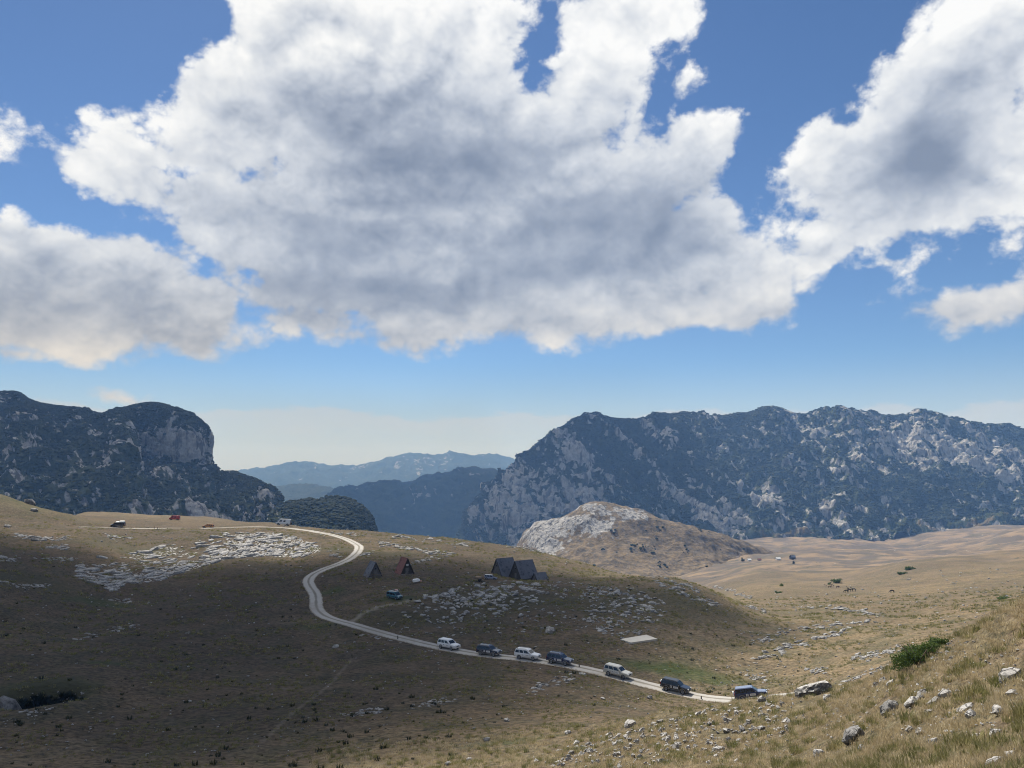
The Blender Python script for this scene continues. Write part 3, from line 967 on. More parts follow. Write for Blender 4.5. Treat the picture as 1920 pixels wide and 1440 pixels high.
for top, foot in [((500, 985, 1120), (500, 1030, 900)), ((530, 958, 1150), (540, 1035, 900)), ((565, 944, 1180), (570, 1040, 900)), ((598, 946, 1190), (600, 1045, 900)), ((635, 935, 1200), (630, 1050, 900)), ((660, 943, 1200), (655, 1055, 910)), ((683, 962, 1210), (675, 1060, 930)), ((697, 982, 1230), (690, 1065, 960)), ((704, 1010, 1260), (700, 1070, 1000)), ((708, 1040, 1320), (705, 1080, 1060))]:
    Kc.append(colm(top, foot, (0, 0.25, 0.6, 1.0), 26))
KNOLL = mountain('scrub_knoll', Kc, 70, 120, 12.0, 70.0, MAT_MTN, rock_bias=0.12, blobs=[(515, 972, 22, 14, 0.45), (590, 962, 12, 8, 0.35), (660, 965, 20, 14, 0.15), (680, 985, 14, 12, 0.15)], skew=0.2, streak=0.15, top_amp=0.2)

# right massif
Rc = [[(1030, 880, 3300), (985, 915, 3250), (950, 955, 3200), (930, 1000, 3150), (920, 1060, 3100)],
      [(965, 886, 2640), (912, 914, 2540), (884, 955, 2460), (866, 1000, 2400), (858, 1060, 2350)],
      [(985, 864, 2560), (945, 905, 2440), (915, 952, 2340), (900, 1000, 2270), (892, 1060, 2220)],
      [(1008, 838, 2520), (980, 890, 2380), (955, 945, 2270), (945, 1000, 2190), (940, 1060, 2130)],
      [(1050, 806, 2500), (1028, 868, 2340), (1005, 930, 2220), (995, 990, 2130), (990, 1060, 2060)],
      [(1096, 784, 2520), (1082, 850, 2350), (1070, 912, 2220), (1062, 975, 2110), (1060, 1050, 2010)]]
for top, foot in [((1140, 788, 2560), (1130, 1045, 1950)), ((1200, 790, 2580), (1200, 1045, 1900)), ((1270, 779, 2600), (1275, 1045, 1880)), ((1330, 785, 2600), (1345, 1048, 1860)), ((1400, 778, 2600), (1420, 1045, 1850)), ((1450, 765, 2600), (1475, 1042, 1850)), ((1500, 781, 2600), (1530, 1035, 1850)),
                  ((1580, 771, 2600), (1615, 1030, 1850)), ((1640, 781, 2600), (1680, 1025, 1850)), ((1690, 784, 2600), (1735, 1022, 1850)), ((1740, 779, 2600), (1785, 1018, 1850)), ((1800, 794, 2600), (1850, 1010, 1860)), ((1870, 804, 2620), (1925, 1002, 1880)), ((1930, 808, 2650), (1990, 995, 1900)), ((2080, 826, 2750), (2150, 985, 1950)), ((2300, 850, 2800), (2400, 985, 2000))]:
    Rc.append(colm(top, foot, (0, 0.25, 0.5, 0.75, 1.0), -14))
RIGHT = mountain('right_mountain', Rc, 240, 600, 85.0, 230.0, MAT_MTN_R, rock_bias=0.31,
                 blobs=[(1000, 950, 110, 80, 0.42), (1080, 870, 36, 70, 0.25), (960, 900, 40, 30, 0.2), (1790, 855, 130, 38, 0.42), (1700, 830, 60, 26, 0.3), (1900, 880, 60, 40, 0.3), (1450, 790, 40, 26, 0.25), (1335, 955, 40, 40, 0.45), (1385, 985, 36, 30, 0.45), (1570, 945, 30, 26, 0.35), (1440, 940, 46, 30, 0.35), (1250, 950, 40, 24, 0.2), (1530, 815, 26, 30, 0.35), (1160, 815, 18, 16, 0.25),
                        (1300, 860, 120, 50, -0.22), (1480, 880, 130, 50, -0.25), (1650, 930, 150, 45, -0.25), (1200, 800, 90, 16, -0.2), (1600, 990, 200, 12, -0.1)],
                 grass=-0.15, gblobs=[(1480, 1006, 220, 16, 0.75), (1800, 990, 180, 18, 0.8), (1300, 1000, 60, 20, 0.4)], skew=0.6, streak=0.62, top_amp=0.14)

# rocky hill in the valley, at the foot of the massif
Hc = []
for top, foot in [((985, 1040, 1500), (1000, 1100, 1250)), ((972, 1030, 1300), (985, 1100, 1080)), ((982, 1003, 1260), (1000, 1100, 1020)), ((1010, 985, 1240), (1030, 1100, 1000)), ((1050, 974, 1230), (1070, 1100, 990)), ((1095, 953, 1230), (1110, 1100, 980)), ((1130, 947, 1230), (1150, 1100, 970)), ((1170, 954, 1220), (1200, 1100, 970)), ((1205, 960, 1210), (1250, 1098, 970)), ((1245, 978, 1200), (1300, 1092, 980)), ((1300, 992, 1200), (1380, 1082, 990)), ((1365, 1012, 1230), (1450, 1076, 1030)), ((1440, 1034, 1290), (1520, 1070, 1110)), ((1520, 1054, 1400), (1590, 1068, 1250))]:
    Hc.append(colm(top, foot, (0, 0.3, 0.62, 1.0), -22))
HILL = mountain('rocky_hill', Hc, 110, 200, 13.0, 120.0, MAT_HILL, rock_bias=0.02,
                blobs=[(1100, 985, 100, 34, 0.42), (1185, 972, 50, 22, 0.4), (1015, 1005, 55, 36, 0.9), (1120, 955, 60, 14, 0.7), (1190, 965, 34, 16, 0.9), (1125, 992, 26, 16, 0.9), (1060, 978, 50, 14, 0.8), (1030, 1030, 34, 12, 0.6), (1220, 985, 60, 20, -0.3), (1210, 1030, 80, 25, -0.25)],
                grass=-0.1, skew=0.1, streak=0.2, top_amp=0.4)

# middle and far ranges
Mc = []
for top, foot in [((560, 975, 3300), (560, 1040, 2700)), ((610, 940, 3400), (615, 1040, 2600)), ((650, 918, 3500), (650, 1045, 2600)), ((700, 908, 3600), (690, 1050, 2600)), ((760, 905, 3700), (750, 1055, 2600)), ((800, 894, 3800), (790, 1060, 2650)), ((850, 886, 3900), (830, 1065, 2700)), ((890, 881, 4000), (870, 1065, 2750)), ((930, 888, 4000), (910, 1065, 2800)), ((980, 905, 3900), (960, 1065, 2850)), ((1040, 930, 3800), (1020, 1065, 2900))]:
    Mc.append(colm(top, foot, (0, 0.3, 0.65, 1.0), 60))
MID = mountain('wooded_hill', Mc, 80, 150, 60.0, 260.0, MAT_FAR, rock_bias=0.05, blobs=[(800, 935, 40, 22, 0.5), (880, 890, 50, 8, 0.35), (690, 915, 40, 6, 0.3)], skew=0.4, streak=0.2, top_amp=0.2)
Mc2 = []
for top, foot in [((380, 930, 5200), (400, 1000, 4300)), ((450, 920, 5200), (460, 1000, 4300)), ((520, 912, 5200), (520, 1000, 4200)), ((565, 909, 5100), (560, 1000, 4200)), ((610, 915, 5000), (600, 1000, 4200)), ((650, 932, 4900), (640, 1000, 4200)), ((700, 945, 4800), (680, 1000, 4200))]:
    Mc2.append(colm(top, foot, (0, 0.3, 0.65, 1.0), 50))
mountain('forest_ridge', Mc2, 50, 90, 45.0, 260.0, MAT_FAR, rock_bias=-0.25, skew=0.3, streak=0.1, top_amp=0.2)
Fc = []
for top, foot in [((200, 905, 8800), (200, 960, 6500)), ((330, 900, 8800), (330, 960, 6500)), ((420, 893, 8700), (420, 960, 6500)), ((457, 887, 8600), (460, 960, 6400)), ((500, 880, 8500), (500, 960, 6400)), ((545, 871, 8400), (545, 960, 6400)), ((582, 867, 8400), (580, 960, 6400)), ((622, 876, 8400), (620, 960, 6400)), ((680, 875, 8400), (680, 960, 6400)), ((722, 864, 8400), (720, 960, 6400)), ((768, 852, 8400), (765, 960, 6400)), ((810, 854, 8400), (810, 960, 6400)), ((858, 852, 8400), (855, 960, 6400)), ((905, 857, 8400), (900, 960, 6400)), ((950, 862, 8500), (950, 960, 6500)), ((980, 872, 8600), (985, 960, 6500)), ((1060, 880, 8800), (1060, 960, 6700)), ((1200, 890, 9000), (1200, 960, 6900))]:
    Fc.append(colm(top, foot, (0, 0.3, 0.65, 1.0), 30))
mountain('far_range', Fc, 90, 260, 110.0, 620.0, MAT_FAR, rock_bias=0.2, blobs=[(800, 870, 90, 18, 0.2)], skew=0.2, streak=0.3, top_amp=0.12)

# ------------------------------------------------------------------ air
def haze_box():
    x0, x1, y0, y1, z0, z1 = -9500, 9500, -400, 13000, -520, 340
    v = [(x, y, z) for z in (z0, z1) for y in (y0, y1) for x in (x0, x1)]
    f = [(0, 2, 3, 1), (4, 5, 7, 6), (0, 1, 5, 4), (2, 6, 7, 3), (0, 4, 6, 2), (1, 3, 7, 5)]
    me = new_mesh_np('haze', np.array(v), np.array(f), smooth=False)
    m = bpy.data.materials.new('haze_air'); m.use_nodes = True
    t = m.node_tree; t.nodes.clear()
    o = t.nodes.new('ShaderNodeOutputMaterial'); p = t.nodes.new('ShaderNodeVolumePrincipled')
    p.inputs['Color'].default_value = (0.25, 0.49, 1.0, 1)
    p.inputs['Absorption Color'].default_value = (1, 1, 1, 1)
    p.inputs['Density'].default_value = HAZE
    p.inputs['Anisotropy'].default_value = 0.0
    t.links.new(p.outputs[0], o.inputs['Volume'])
    h = link('haze', me, mat=m)
    h['kind'] = 'stuff'
    h.display_type = 'WIRE'
    return h


HAZE = 1.25e-4
haze_box()
# ------------------------------------------------------------------ cloud overhead that shades the near plateau
def shade_cloud(outline, base_z, thick, density, seed):
    """a flat-bottomed cumulus; outline given as the ground points it shades, pushed up along the sun's direction"""
    L = (base_z + 30.0) / SUN_DIR.z
    off = SUN_DIR * L
    P = resample(catmull(np.array(outline + outline[:1], float), 12), 4.0)
    c = P.mean(0)
    ang = np.arctan2(P[:, 1] - c[1], P[:, 0] - c[0]); rad = np.hypot(P[:, 1] - c[1], P[:, 0] - c[0])
    o = np.argsort(ang); th = np.linspace(-math.pi, math.pi, 97)[:-1]
    R = np.interp(th, ang[o], rad[o], period=2 * math.pi)
    R = R * (1 + 0.06 * n2(np.cos(th) * 3, np.sin(th) * 3, 1.0, 3, 0.6, seed))
    rho = np.linspace(0, 1, 26)[1:]
    top, bot = [], []
    for q in rho:
        x = c[0] + q * R * np.cos(th); y = c[1] + q * R * np.sin(th)
        lump = 1 + 0.55 * n2(x, y, 42.0, 4, 0.55, seed + 1)
        h = thick * (1 - q ** 2.6) * lump
        top.append(np.stack([x, y, h], 1)); bot.append(np.stack([x, y, -0.22 * h], 1))
    top = np.array(top); bot = np.array(bot[:-1])
    n, k = len(rho), len(th)
    verts = [[c[0], c[1], thick]] + list(top.reshape(-1, 3)) + [[c[0], c[1], -0.22 * thick]] + list(bot.reshape(-1, 3))
    tb = 1; bc = 1 + n * k; bb = bc + 1
    faces = []
    ti = lambda i, j: tb + i * k + j % k
    bi = lambda i, j: (bb + i * k + j % k) if i < n - 1 else ti(n - 1, j)
    for j in range(k):
        faces.append((0, ti(0, j), ti(0, j + 1))); faces.append((bc, bi(0, j + 1), bi(0, j)))
        for i in range(n - 1):
            faces.append((ti(i, j), ti(i + 1, j), ti(i + 1, j + 1))); faces.append((ti(i, j), ti(i + 1, j + 1), ti(i, j + 1)))
            faces.append((bi(i, j), bi(i + 1, j + 1), bi(i + 1, j))); faces.append((bi(i, j), bi(i, j + 1), bi(i + 1, j + 1)))
    V = np.array(verts) + np.array([off.x, off.y, off.z - 30.0])
    me = new_mesh_np('unseen_cloud', V, np.array(faces))
    m = bpy.data.materials.new('cloud_vapour'); m.use_nodes = True
    t = m.node_tree; t.nodes.clear()
    out = t.nodes.new('ShaderNodeOutputMaterial'); p = t.nodes.new('ShaderNodeVolumePrincipled')
    p.inputs['Color'].default_value = (0.98, 0.98, 0.98, 1); p.inputs['Density'].default_value = density
    t.links.new(p.outputs[0], out.inputs['Volume'])
    o = link('unseen_cloud', me, mat=m)
    o['kind'] = 'structure'
    return o


shade_cloud([(-260, 30), (-120, 45), (-30, 52), (2, 68), (14, 95), (30, 122), (52, 150), (66, 180), (56, 212), (20, 236), (-40, 250), (-90, 236), (-150, 240), (-215, 262), (-300, 230), (-330, 120)], 760.0, 34.0, 0.085, 2.0)

# high unseen ones added to shade the left mountain, massif nose and wooded hill
shade_cloud([(-1700, 760), (-900, 740), (-420, 800), (-120, 980), (-140, 1300), (-430, 1680), (-700, 2050), (-1300, 2150), (-1800, 1700)], 3000.0, 130.0, 0.0075, 5.0)
shade_cloud([(-260, 2250), (60, 1950), (330, 1820), (520, 1950), (640, 2200), (520, 2650), (120, 3000), (-200, 2800)], 4000.0, 150.0, 0.010, 7.0)
shade_cloud([(-1250, 2700), (-500, 2600), (-60, 2750), (40, 3400), (-80, 4200), (-700, 4500), (-1300, 3900)], 5600.0, 200.0, 0.009, 9.0)

# ------------------------------------------------------------------ rocks
MAT_ROCK = mat_rock()
MAT_ROCK_GREY = mat_rock('grey_limestone', (0.075, 0.075, 0.078), (0.26, 0.255, 0.25), 1.4)
MAT_SLAB = mat_rock('limestone_pavement', (0.22, 0.216, 0.212), (0.44, 0.43, 0.415), 0.55)


def hull_mesh(name, pts, mat, smooth=False):
    bm = bmesh.new()
    for p in pts:
        bm.verts.new(p)
    r = bmesh.ops.convex_hull(bm, input=bm.verts)
    bmesh.ops.delete(bm, geom=[v for v in bm.verts if not v.link_faces], context='VERTS')
    me = bpy.data.meshes.new(name); bm.to_mesh(me); bm.free()
    me.materials.append(mat)
    for p in me.polygons:
        p.use_smooth = smooth
    return me


def rock_mesh(name, mat, n=16, flat=0.6, seed=0, detail=False):
    """an angular unit rock, about 1 m across, its origin at ground level"""
    r = np.random.default_rng(seed)
    d = r.normal(size=(n, 3)); d /= np.linalg.norm(d, axis=1)[:, None]
    ax = np.array([0.5, 0.5 * r.uniform(0.6, 0.95), 0.5 * flat])
    pts = d * ax * r.uniform(0.82, 1.08, (n, 1))
    if not detail:
        pts[:, 2] += 0.5 * flat * 0.45
        return hull_mesh(name, pts, mat)
    bm = bmesh.new()
    for p in pts:
        bm.verts.new(p)
    bmesh.ops.convex_hull(bm, input=bm.verts)
    bmesh.ops.delete(bm, geom=[v for v in bm.verts if not v.link_faces], context='VERTS')
    bmesh.ops.subdivide_edges(bm, edges=bm.edges, cuts=2, use_grid_fill=True)
    bmesh.ops.triangulate(bm, faces=bm.faces)
    co = np.array([v.co[:] for v in bm.verts])
    nn = fbm(co * 3.0 + seed, 4, 0.6, True); nf = fbm(co * 9.0 + seed, 2, 0.5)
    for v, a, b_ in zip(bm.verts, nn, nf):
        v.co *= 1 + 0.22 * (a - 0.3) + 0.07 * b_
        v.co.z += 0.5 * flat * 0.45
    me = bpy.data.meshes.new(name); bm.to_mesh(me); bm.free()
    me.materials.append(mat)
    return me


def slab_mesh(name, mat, seed):
    """a long weathered limestone block: chamfered top, unit length along x"""
    r = np.random.default_rng(seed)
    k = 7
    th = np.sort(r.uniform(0, 2 * math.pi, k) * 0.35 + np.linspace(0, 2 * math.pi, k, endpoint=False))
    rim = np.stack([0.5 * np.cos(th) * r.uniform(0.8, 1.1, k), 0.5 * np.sin(th) * r.uniform(0.75, 1.1, k)], 1)
    pts = [(x, y, -0.4) for x, y in rim] + [(x * 1.0, y, 0.12 + r.uniform(-0.05, 0.05)) for x, y in rim] + [(x * 0.72, y * 0.72, 0.24 + r.uniform(-0.05, 0.08)) for x, y in rim]
    return hull_mesh(name, pts, mat)


ROCKS = [rock_mesh('limestone_rock', MAT_ROCK, 26, RNG.uniform(0.45, 0.8), 40 + i, True) for i in range(9)]
ROCKS_S = [rock_mesh('limestone_rock', MAT_ROCK, 13, RNG.uniform(0.45, 0.8), 80 + i) for i in range(8)]
ROCKS_G = [rock_mesh('limestone_rock', MAT_ROCK_GREY, 26, RNG.uniform(0.5, 0.75), 140 + i, True) for i in range(4)]
SLABS = [slab_mesh('slab', MAT_SLAB, 200 + i) for i in range(10)]
OUT_R = [rock_mesh('rock', MAT_SLAB, 14, RNG.uniform(0.4, 0.7), 300 + i) for i in range(9)]


def align(nrm, yaw):
    q = Vector((0, 0, 1)).rotation_difference(nrm)
    return (q.to_matrix() @ Matrix.Rotation(yaw, 3, 'Z')).to_euler()


def px_size(p, pix):
    """metres that span so many photograph pixels at a point"""
    return pix * Vector(p).length / F_PX


def lay(o, p, size, yaw, nrm=None, sink=0.0, flat=1.0, narrow=1.0):
    nrm = nrm or normal_at(p[0], p[1])
    o.rotation_euler = align(nrm, yaw)
    o.scale = (size, size * narrow, size * flat)
    o.location = Vector(p) - Vector((0, 0, sink))


# single rocks on the near slope that the photograph lets one point at
BIG = hit(1528, 1303)
NOTABLE = [
    (1605, 1388, 44, 'grey', 'dark grey weathered boulder among tall grass, lower right foreground'),
    (1672, 1336, 40, 'grey', 'craggy grey white rock heap sticking up from foreground grass'),
    (1714, 1323, 28, 'white', 'rounded white rock right of the craggy grey heap'),
    (1733, 1305, 22, 'white', 'white rock with dark pitted hollow on the foreground slope'),
    (1776, 1307, 22, 'white', 'white rock with pointed left tip on the foreground slope'),
    (1755, 1320, 26, 'white', 'low flat pale rock beside the pointed white rock'),
    (1815, 1336, 34, 'white', 'broad white rock lying flat with smaller stone below it'),
    (1822, 1344, 18, 'white', 'smaller stone just below the broad flat white rock'),
    (1875, 1340, 24, 'white', 'pale rounded rock near the right edge of the foreground'),
    (1900, 1275, 36, 'white', 'jumbled white rock at the right edge of the slope'),
    (1898, 1304, 20, 'white', 'white rock under the jumbled one at the right edge'),
    (1744, 1339, 15, 'white', 'small bright rock below the rounded white rock'),
    (1728, 1375, 19, 'white', 'bright white stone in front of the green tuft'),
    (1708, 1372, 15, 'white', 'pinkish pale stone beside the green tuft'),
    (1750, 1394, 20, 'white', 'bright white stone with a dark shaded side, foreground grass'),
    (1775, 1397, 14, 'white', 'small white stone right of the dark sided one'),
    (1536, 1420, 24, 'white', 'lumpy white rock near the bottom of the picture'),
    (1618, 1407, 15, 'white', 'pale flat stone right below the dark grey boulder'),
    (1870, 1381, 22, 'white', 'smooth domed white rock, lower right foreground'),
    (1872, 1439, 36, 'white', 'big white rock cut by the bottom edge of the picture'),
    (1898, 1423, 24, 'white', 'pinkish rock in the bottom right corner'),
    (1830, 1415 - 28, 18, 'white', 'half buried pale stone in dry grass, lower right'),
    (1553, 1313, 18, 'white', 'white stone in front of the long dark boulder'),
    (1657, 1279, 20, 'white', 'pair of pale stones below the green bush, left one'),
    (1671, 1284, 18, 'white', 'pair of pale stones below the green bush, right one'),
    (1644, 1287, 13, 'white', 'small pale stone left of the pair below the bush'),
    (1430, 1316, 17, 'white', 'white stone below the last vehicle of the convoy'),
    (1476, 1356, 16, 'white', 'blocky white stone on the grassy brow below the convoy'),
    (1427, 1368, 15, 'white', 'pale oval stone in grass below the convoy'),
    (1345, 1409, 18, 'white', 'white stone with dark underside on the lower slope'),
    (1270, 1404, 24, 'white', 'long slanting white slab on the lower slope'),
    (1290, 1384, 12, 'white', 'small white stone above the long slanting slab'),
    (1240, 1430, 18, 'white', 'pale stone near the bottom edge of the stony slope'),
    (1047, 1432, 15, 'white', 'white stone at the bottom left end of the stony slope'),
    (1107, 1412, 14, 'white', 'white stone above bottom edge, left part of stony slope'),
    (1082, 1397, 14, 'white', 'grey white stone on the brown grass brow'),
    (1183, 1362, 22, 'white', 'dark layered ledge stone on the brow of the stony slope'),
    (1065, 1375, 13, 'white', 'pale stone lying on brown grass below the road'),
    (880, 1427, 13, 'white', 'lone bright stone near the bottom centre'),
    (840, 1434, 12, 'white', 'lone grey stone near the bottom centre, left of the bright one'),
    (950, 1353, 11, 'white', 'lone white stone on shaded grass below the convoy'),
    (913, 1388, 15, 'white', 'pale flaky rock on brown grass, lower centre'),
    (1130, 1311, 10, 'white', 'small white stone below the road near the convoy'),
    (1218, 1310, 11, 'white', 'small pale stone below the road, under the sixth vehicle'),
    (355, 1317, 7, 'white', 'single white stone on the dark shaded meadow'),
]
LOOSE = []
for i, (a, b_, sz, kind, lab) in enumerate(NOTABLE):
    p = hit(a, b_)
    me = (ROCKS_G if kind == 'grey' else ROCKS)[i % (4 if kind == 'grey' else 9)]
    o = link('limestone_rock', me)
    tag(o, lab, 'rock', 'loose rocks on the near slope')
    lay(o, p, px_size(p, sz) * 1.02, RNG.uniform(0, 6.28), sink=-0.02, flat=1.1 if kind == 'grey' else 0.95)
    LOOSE.append((p.x, p.y, px_size(p, sz)))
# and the many alike ones of the stony slope below the convoy
for i in range(215):
    while True:
        a = RNG.uniform(1030, 1480); b_ = RNG.uniform(1322, 1440)
        edge = 1330 + (1330 - a) * 0.26 if a < 1330 else 1322
        if b_ > edge and RNG.random() < np.exp(-((b_ - (1420 - (a - 1050) * 0.22)) / 38) ** 2) + 0.12:
            break
    p = hit(a, b_)
    o = link('limestone_rock', ROCKS_S[i % 8])
    tag(o, 'small white limestone rock strewn over the stony slope below the convoy', 'rock', 'small rocks strewn over the stony slope')
    lay(o, p, px_size(p, RNG.uniform(7, 15)), RNG.uniform(0, 6.28), sink=-0.04, flat=0.95)
    LOOSE.append((p.x, p.y, 0.3))


def stone_stuff(name, pts, sizes, mat, meshes, flat=0.8):
    """too many to pick apart: one object"""
    V, F, base = [], [], 0
    for (x, y), s in zip(pts, sizes):
        me = meshes[int(RNG.integers(len(meshes)))]
        co = np.array([v.co[:] for v in me.vertices]); fc = np.array([p.vertices[:] for p in me.polygons])
        a = RNG.uniform(0, 6.28); c_, s_ = math.cos(a), math.sin(a)
        q = co * s * np.array([1, 1, flat])
        q = np.stack([q[:, 0] * c_ - q[:, 1] * s_, q[:, 0] * s_ + q[:, 1] * c_, q[:, 2]], 1) + np.array([x, y, float(height(x, y)) + 0.03])
        V.append(q); F.append(fc + base); base += len(q)
    me = new_mesh_np(name, np.concatenate(V), np.concatenate(F), smooth=False)
    o = link(name, me, mat=mat)
    o['kind'] = 'stuff'
    return o


pts, szs = [], []
for i in range(2700):                                # near slope, finer
    a = RNG.uniform(1000, 1930); b_ = RNG.uniform(1200, 1440)
    if b_ < (1330 + (1330 - a) * 0.26 if a < 1330 else 1322 - (a - 1330) * 0.26):
        continue
    if RNG.random() > (0.95 if a < 1480 else 0.42):
        continue
    p = hit(a, b_)
    if p.y > 75:
        continue
    pts.append((p.x, p.y)); szs.append(px_size(p, RNG.uniform(3.0, 8.0)))
for i in range(80):
    p = hit(1790 + RNG.normal() * 25 - 20 * RNG.random(), 1225 + RNG.normal() * 14)
    if p.y < 60:
        pts.append((p.x, p.y)); szs.append(px_size(p, RNG.uniform(3, 8)))
stone_stuff('scattered_stones', pts, szs, MAT_ROCK, ROCKS_S)
pts, szs = [], []
for i in range(4200):                                # across the plateau and the valley
    a = RNG.uniform(0, 1920); b_ = RNG.uniform(985, 1420)
    p = hit(a, b_)
    if p.y < 75 or p.y > 420 or abs(np.hypot(ROAD[:, 0] - p.x, ROAD[:, 1] - p.y).min()) < 2.3:
        continue
    dn = float(n2(np.array(p.x), np.array(p.y), 24.0, 3, 0.5, 6.6))
    keep = 0.16 + 1.1 * max(0, dn) + (0.5 if a > 1350 else 0) + (0.25 if p.y > 240 else 0)
    if RNG.random() < keep:
        pts.append((p.x, p.y)); szs.append(px_size(p, RNG.uniform(1.8, 6.0)))
stone_stuff('plateau_stones', pts, szs, MAT_SLAB, OUT_R)

# the long dark boulder on the brow
bm = bmesh.new()
r = np.random.default_rng(5)
prof = [(-1.30, 0.10, 0.34), (-1.22, 0.05, 0.62), (-0.7, 0.0, 0.78), (-0.1, -0.05, 1.02), (0.5, -0.05, 1.16), (0.95, -0.1, 1.20), (1.16, -0.05, 0.95), (1.22, 0.0, 0.4)]
for x, zl, zh in prof:
    for yy, zz in ((-0.42, zl - 0.2), (-0.62, zl + (zh - zl) * 0.45), (-0.30, zh * 0.98), (0.25, zh), (0.62, zl + (zh - zl) * 0.6), (0.6, zl - 0.3)):
        bm.verts.new((x + r.uniform(-.05, .05), yy + r.uniform(-.06, .06), zz + r.uniform(-.05, .05)))
bm.verts.ensure_lookup_table()
for i in range(len(prof) - 1):
    for j in range(6):
        bm.faces.new([bm.verts[i * 6 + j], bm.verts[i * 6 + (j + 1) % 6], bm.verts[i * 6 + 6 + (j + 1) % 6], bm.verts[i * 6 + 6 + j]])
bm.faces.new([bm.verts[j] for j in range(6)]); bm.faces.new([bm.verts[(len(prof) - 1) * 6 + j] for j in reversed(range(6))])
bmesh.ops.recalc_face_normals(bm, faces=bm.faces)
bmesh.ops.subdivide_edges(bm, edges=bm.edges, cuts=3, use_grid_fill=True)
co = np.array([v.co[:] for v in bm.verts])
nn = fbm(co * np.array([1.2, 2, 3.2]) + 4, 5, 0.6, True)
for v, a in zip(bm.verts, nn):
    v.co += Vector((v.co.x * 0.2, v.co.y, v.co.z - 0.5)).normalized() * (0.14 * (a - 0.3))
MAT_BOULDER = mat_rock('lit_top_boulder', (0.035, 0.034, 0.033), (0.13, 0.125, 0.12), 1.6)  # near-black base paints in the shaded faces
n_ = NT(MAT_BOULDER.node_tree); b_n = [q for q in MAT_BOULDER.node_tree.nodes if q.type == 'BSDF_PRINCIPLED'][0]
src = b_n.inputs['Base Color'].links[0].from_socket
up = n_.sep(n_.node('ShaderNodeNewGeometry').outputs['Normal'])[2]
n_.put(b_n.inputs['Base Color'], n_.mix(n_.mapr(n_.m('ADD', up, n_.m('MULTIPLY', n_.m('SUBTRACT', n_.noise(wpos(n_), 3.0, 5.0, 0.7), 0.5), 0.7)), 0.70, 0.92), src, (0.50, 0.48, 0.45)))  # sunlit top painted pale on the upward faces
me = bpy.data.meshes.new('boulder'); bm.to_mesh(me); bm.free()
me.materials.append(MAT_BOULDER)
o = link('boulder', me)
tag(o, 'long wedge shaped dark boulder with sunlit top painted pale on the brow right of the convoy', 'boulder')
k = px_size(BIG, 64) / 2.9
o.location = BIG - Vector((0, 0, 0.05)); o.scale = (k, k, k * 0.82); o.rotation_euler = (math.radians(-8), 0, math.radians(-6))


# ------------------------------------------------------------------ outcrops: slabs and rocks set in the turf
def outcrop(name, label, pixels, meshes, smin, smax, group, part, narrow=(0.4, 0.7), yaw=None, flat=(0.6, 1.0), cap=300):
    base = Vector(hit(*pixels[len(pixels) // 2]))
    root = thing(name, label, 'rock outcrop', base, group=group)
    items = []
    for (a, b_) in pixels:
        p = hit(a, b_)
        if np.hypot(ROAD[:, 0] - p.x, ROAD[:, 1] - p.y).min() < 2.4:
            continue
        s = RNG.uniform(0, 1) ** 1.7 * (smax - smin) + smin
        items.append((s * p.y / F_PX, p))
    items.sort(key=lambda t: -t[0])
    VV, FF, nb = [], [], 0
    for i, (s, p) in enumerate(items):
        nrm = normal_at(p.x, p.y, 1.5)
        yw = RNG.uniform(0, 6.28) if yaw is None else yaw + RNG.normal() * 0.3
        me = meshes[int(RNG.integers(len(meshes)))]
        nar = RNG.uniform(*narrow); fl = RNG.uniform(*flat)
        tilt = (nrm + Vector((RNG.normal() * 0.12, RNG.normal() * 0.12, 0))).normalized()
        if i < cap:
            o = link(part, me, root)
            o.rotation_euler = align(tilt, yw); o.scale = (s, s * nar, s * nar * fl)
            o.location = p - base + Vector((0, 0, 0.02))
        else:
            Mx = np.array(align(tilt, yw).to_matrix())
            co = np.array([v.co[:] for v in me.vertices]) * np.array([s, s * nar, s * nar * fl])
            VV.append(co @ Mx.T + np.array(p - base)); fc = [q.vertices[:] for q in me.polygons]
            FF += [tuple(j + nb for j in q) for q in fc]; nb += len(co)
    if FF:
        me = bpy.data.meshes.new(part + '_rubble'); me.from_pydata([tuple(v) for v in np.concatenate(VV)], [], FF)
        me.materials.append(meshes[0].materials[0])
        o = link(part + '_rubble', me, root); o['kind'] = 'stuff'
    return root


def inside(poly, x, y):
    c = False; j = len(poly) - 1
    for i in range(len(poly)):
        xi, yi = poly[i]; xj, yj = poly[j]
        if (yi > y) != (yj > y) and x < (xj - xi) * (y - yi) / (yj - yi) + xi:
            c = not c
        j = i
    return c


def in_poly(poly, n, dens=None):
    xs = [p[0] for p in poly]; ys = [p[1] for p in poly]; out = []
    while len(out) < n:
        a = RNG.uniform(min(xs), max(xs)); b_ = RNG.uniform(min(ys), max(ys))
        if inside(poly, a, b_) and (dens is None or RNG.random() < dens(a, b_)):
            out.append((a, b_))
    return out


def along(line, n, jx=6, jy=3):
    L = resample(np.array(line, float), 1.0)
    return [(L[i][0] + RNG.normal() * jx, L[i][1] + RNG.normal() * jy) for i in RNG.integers(0, len(L), n)]


def slabdens(a, b_):
    lowedge = np.interp(a, [140, 210, 300, 400, 500, 600], [1088, 1112, 1088, 1060, 1044, 1036])
    k = (lowedge - b_) / 40.0
    if k < 0.7:
        return 0.95
    return 0.22 + 0.7 * min(1.0, max(0.0, (a - 390) / 90.0))


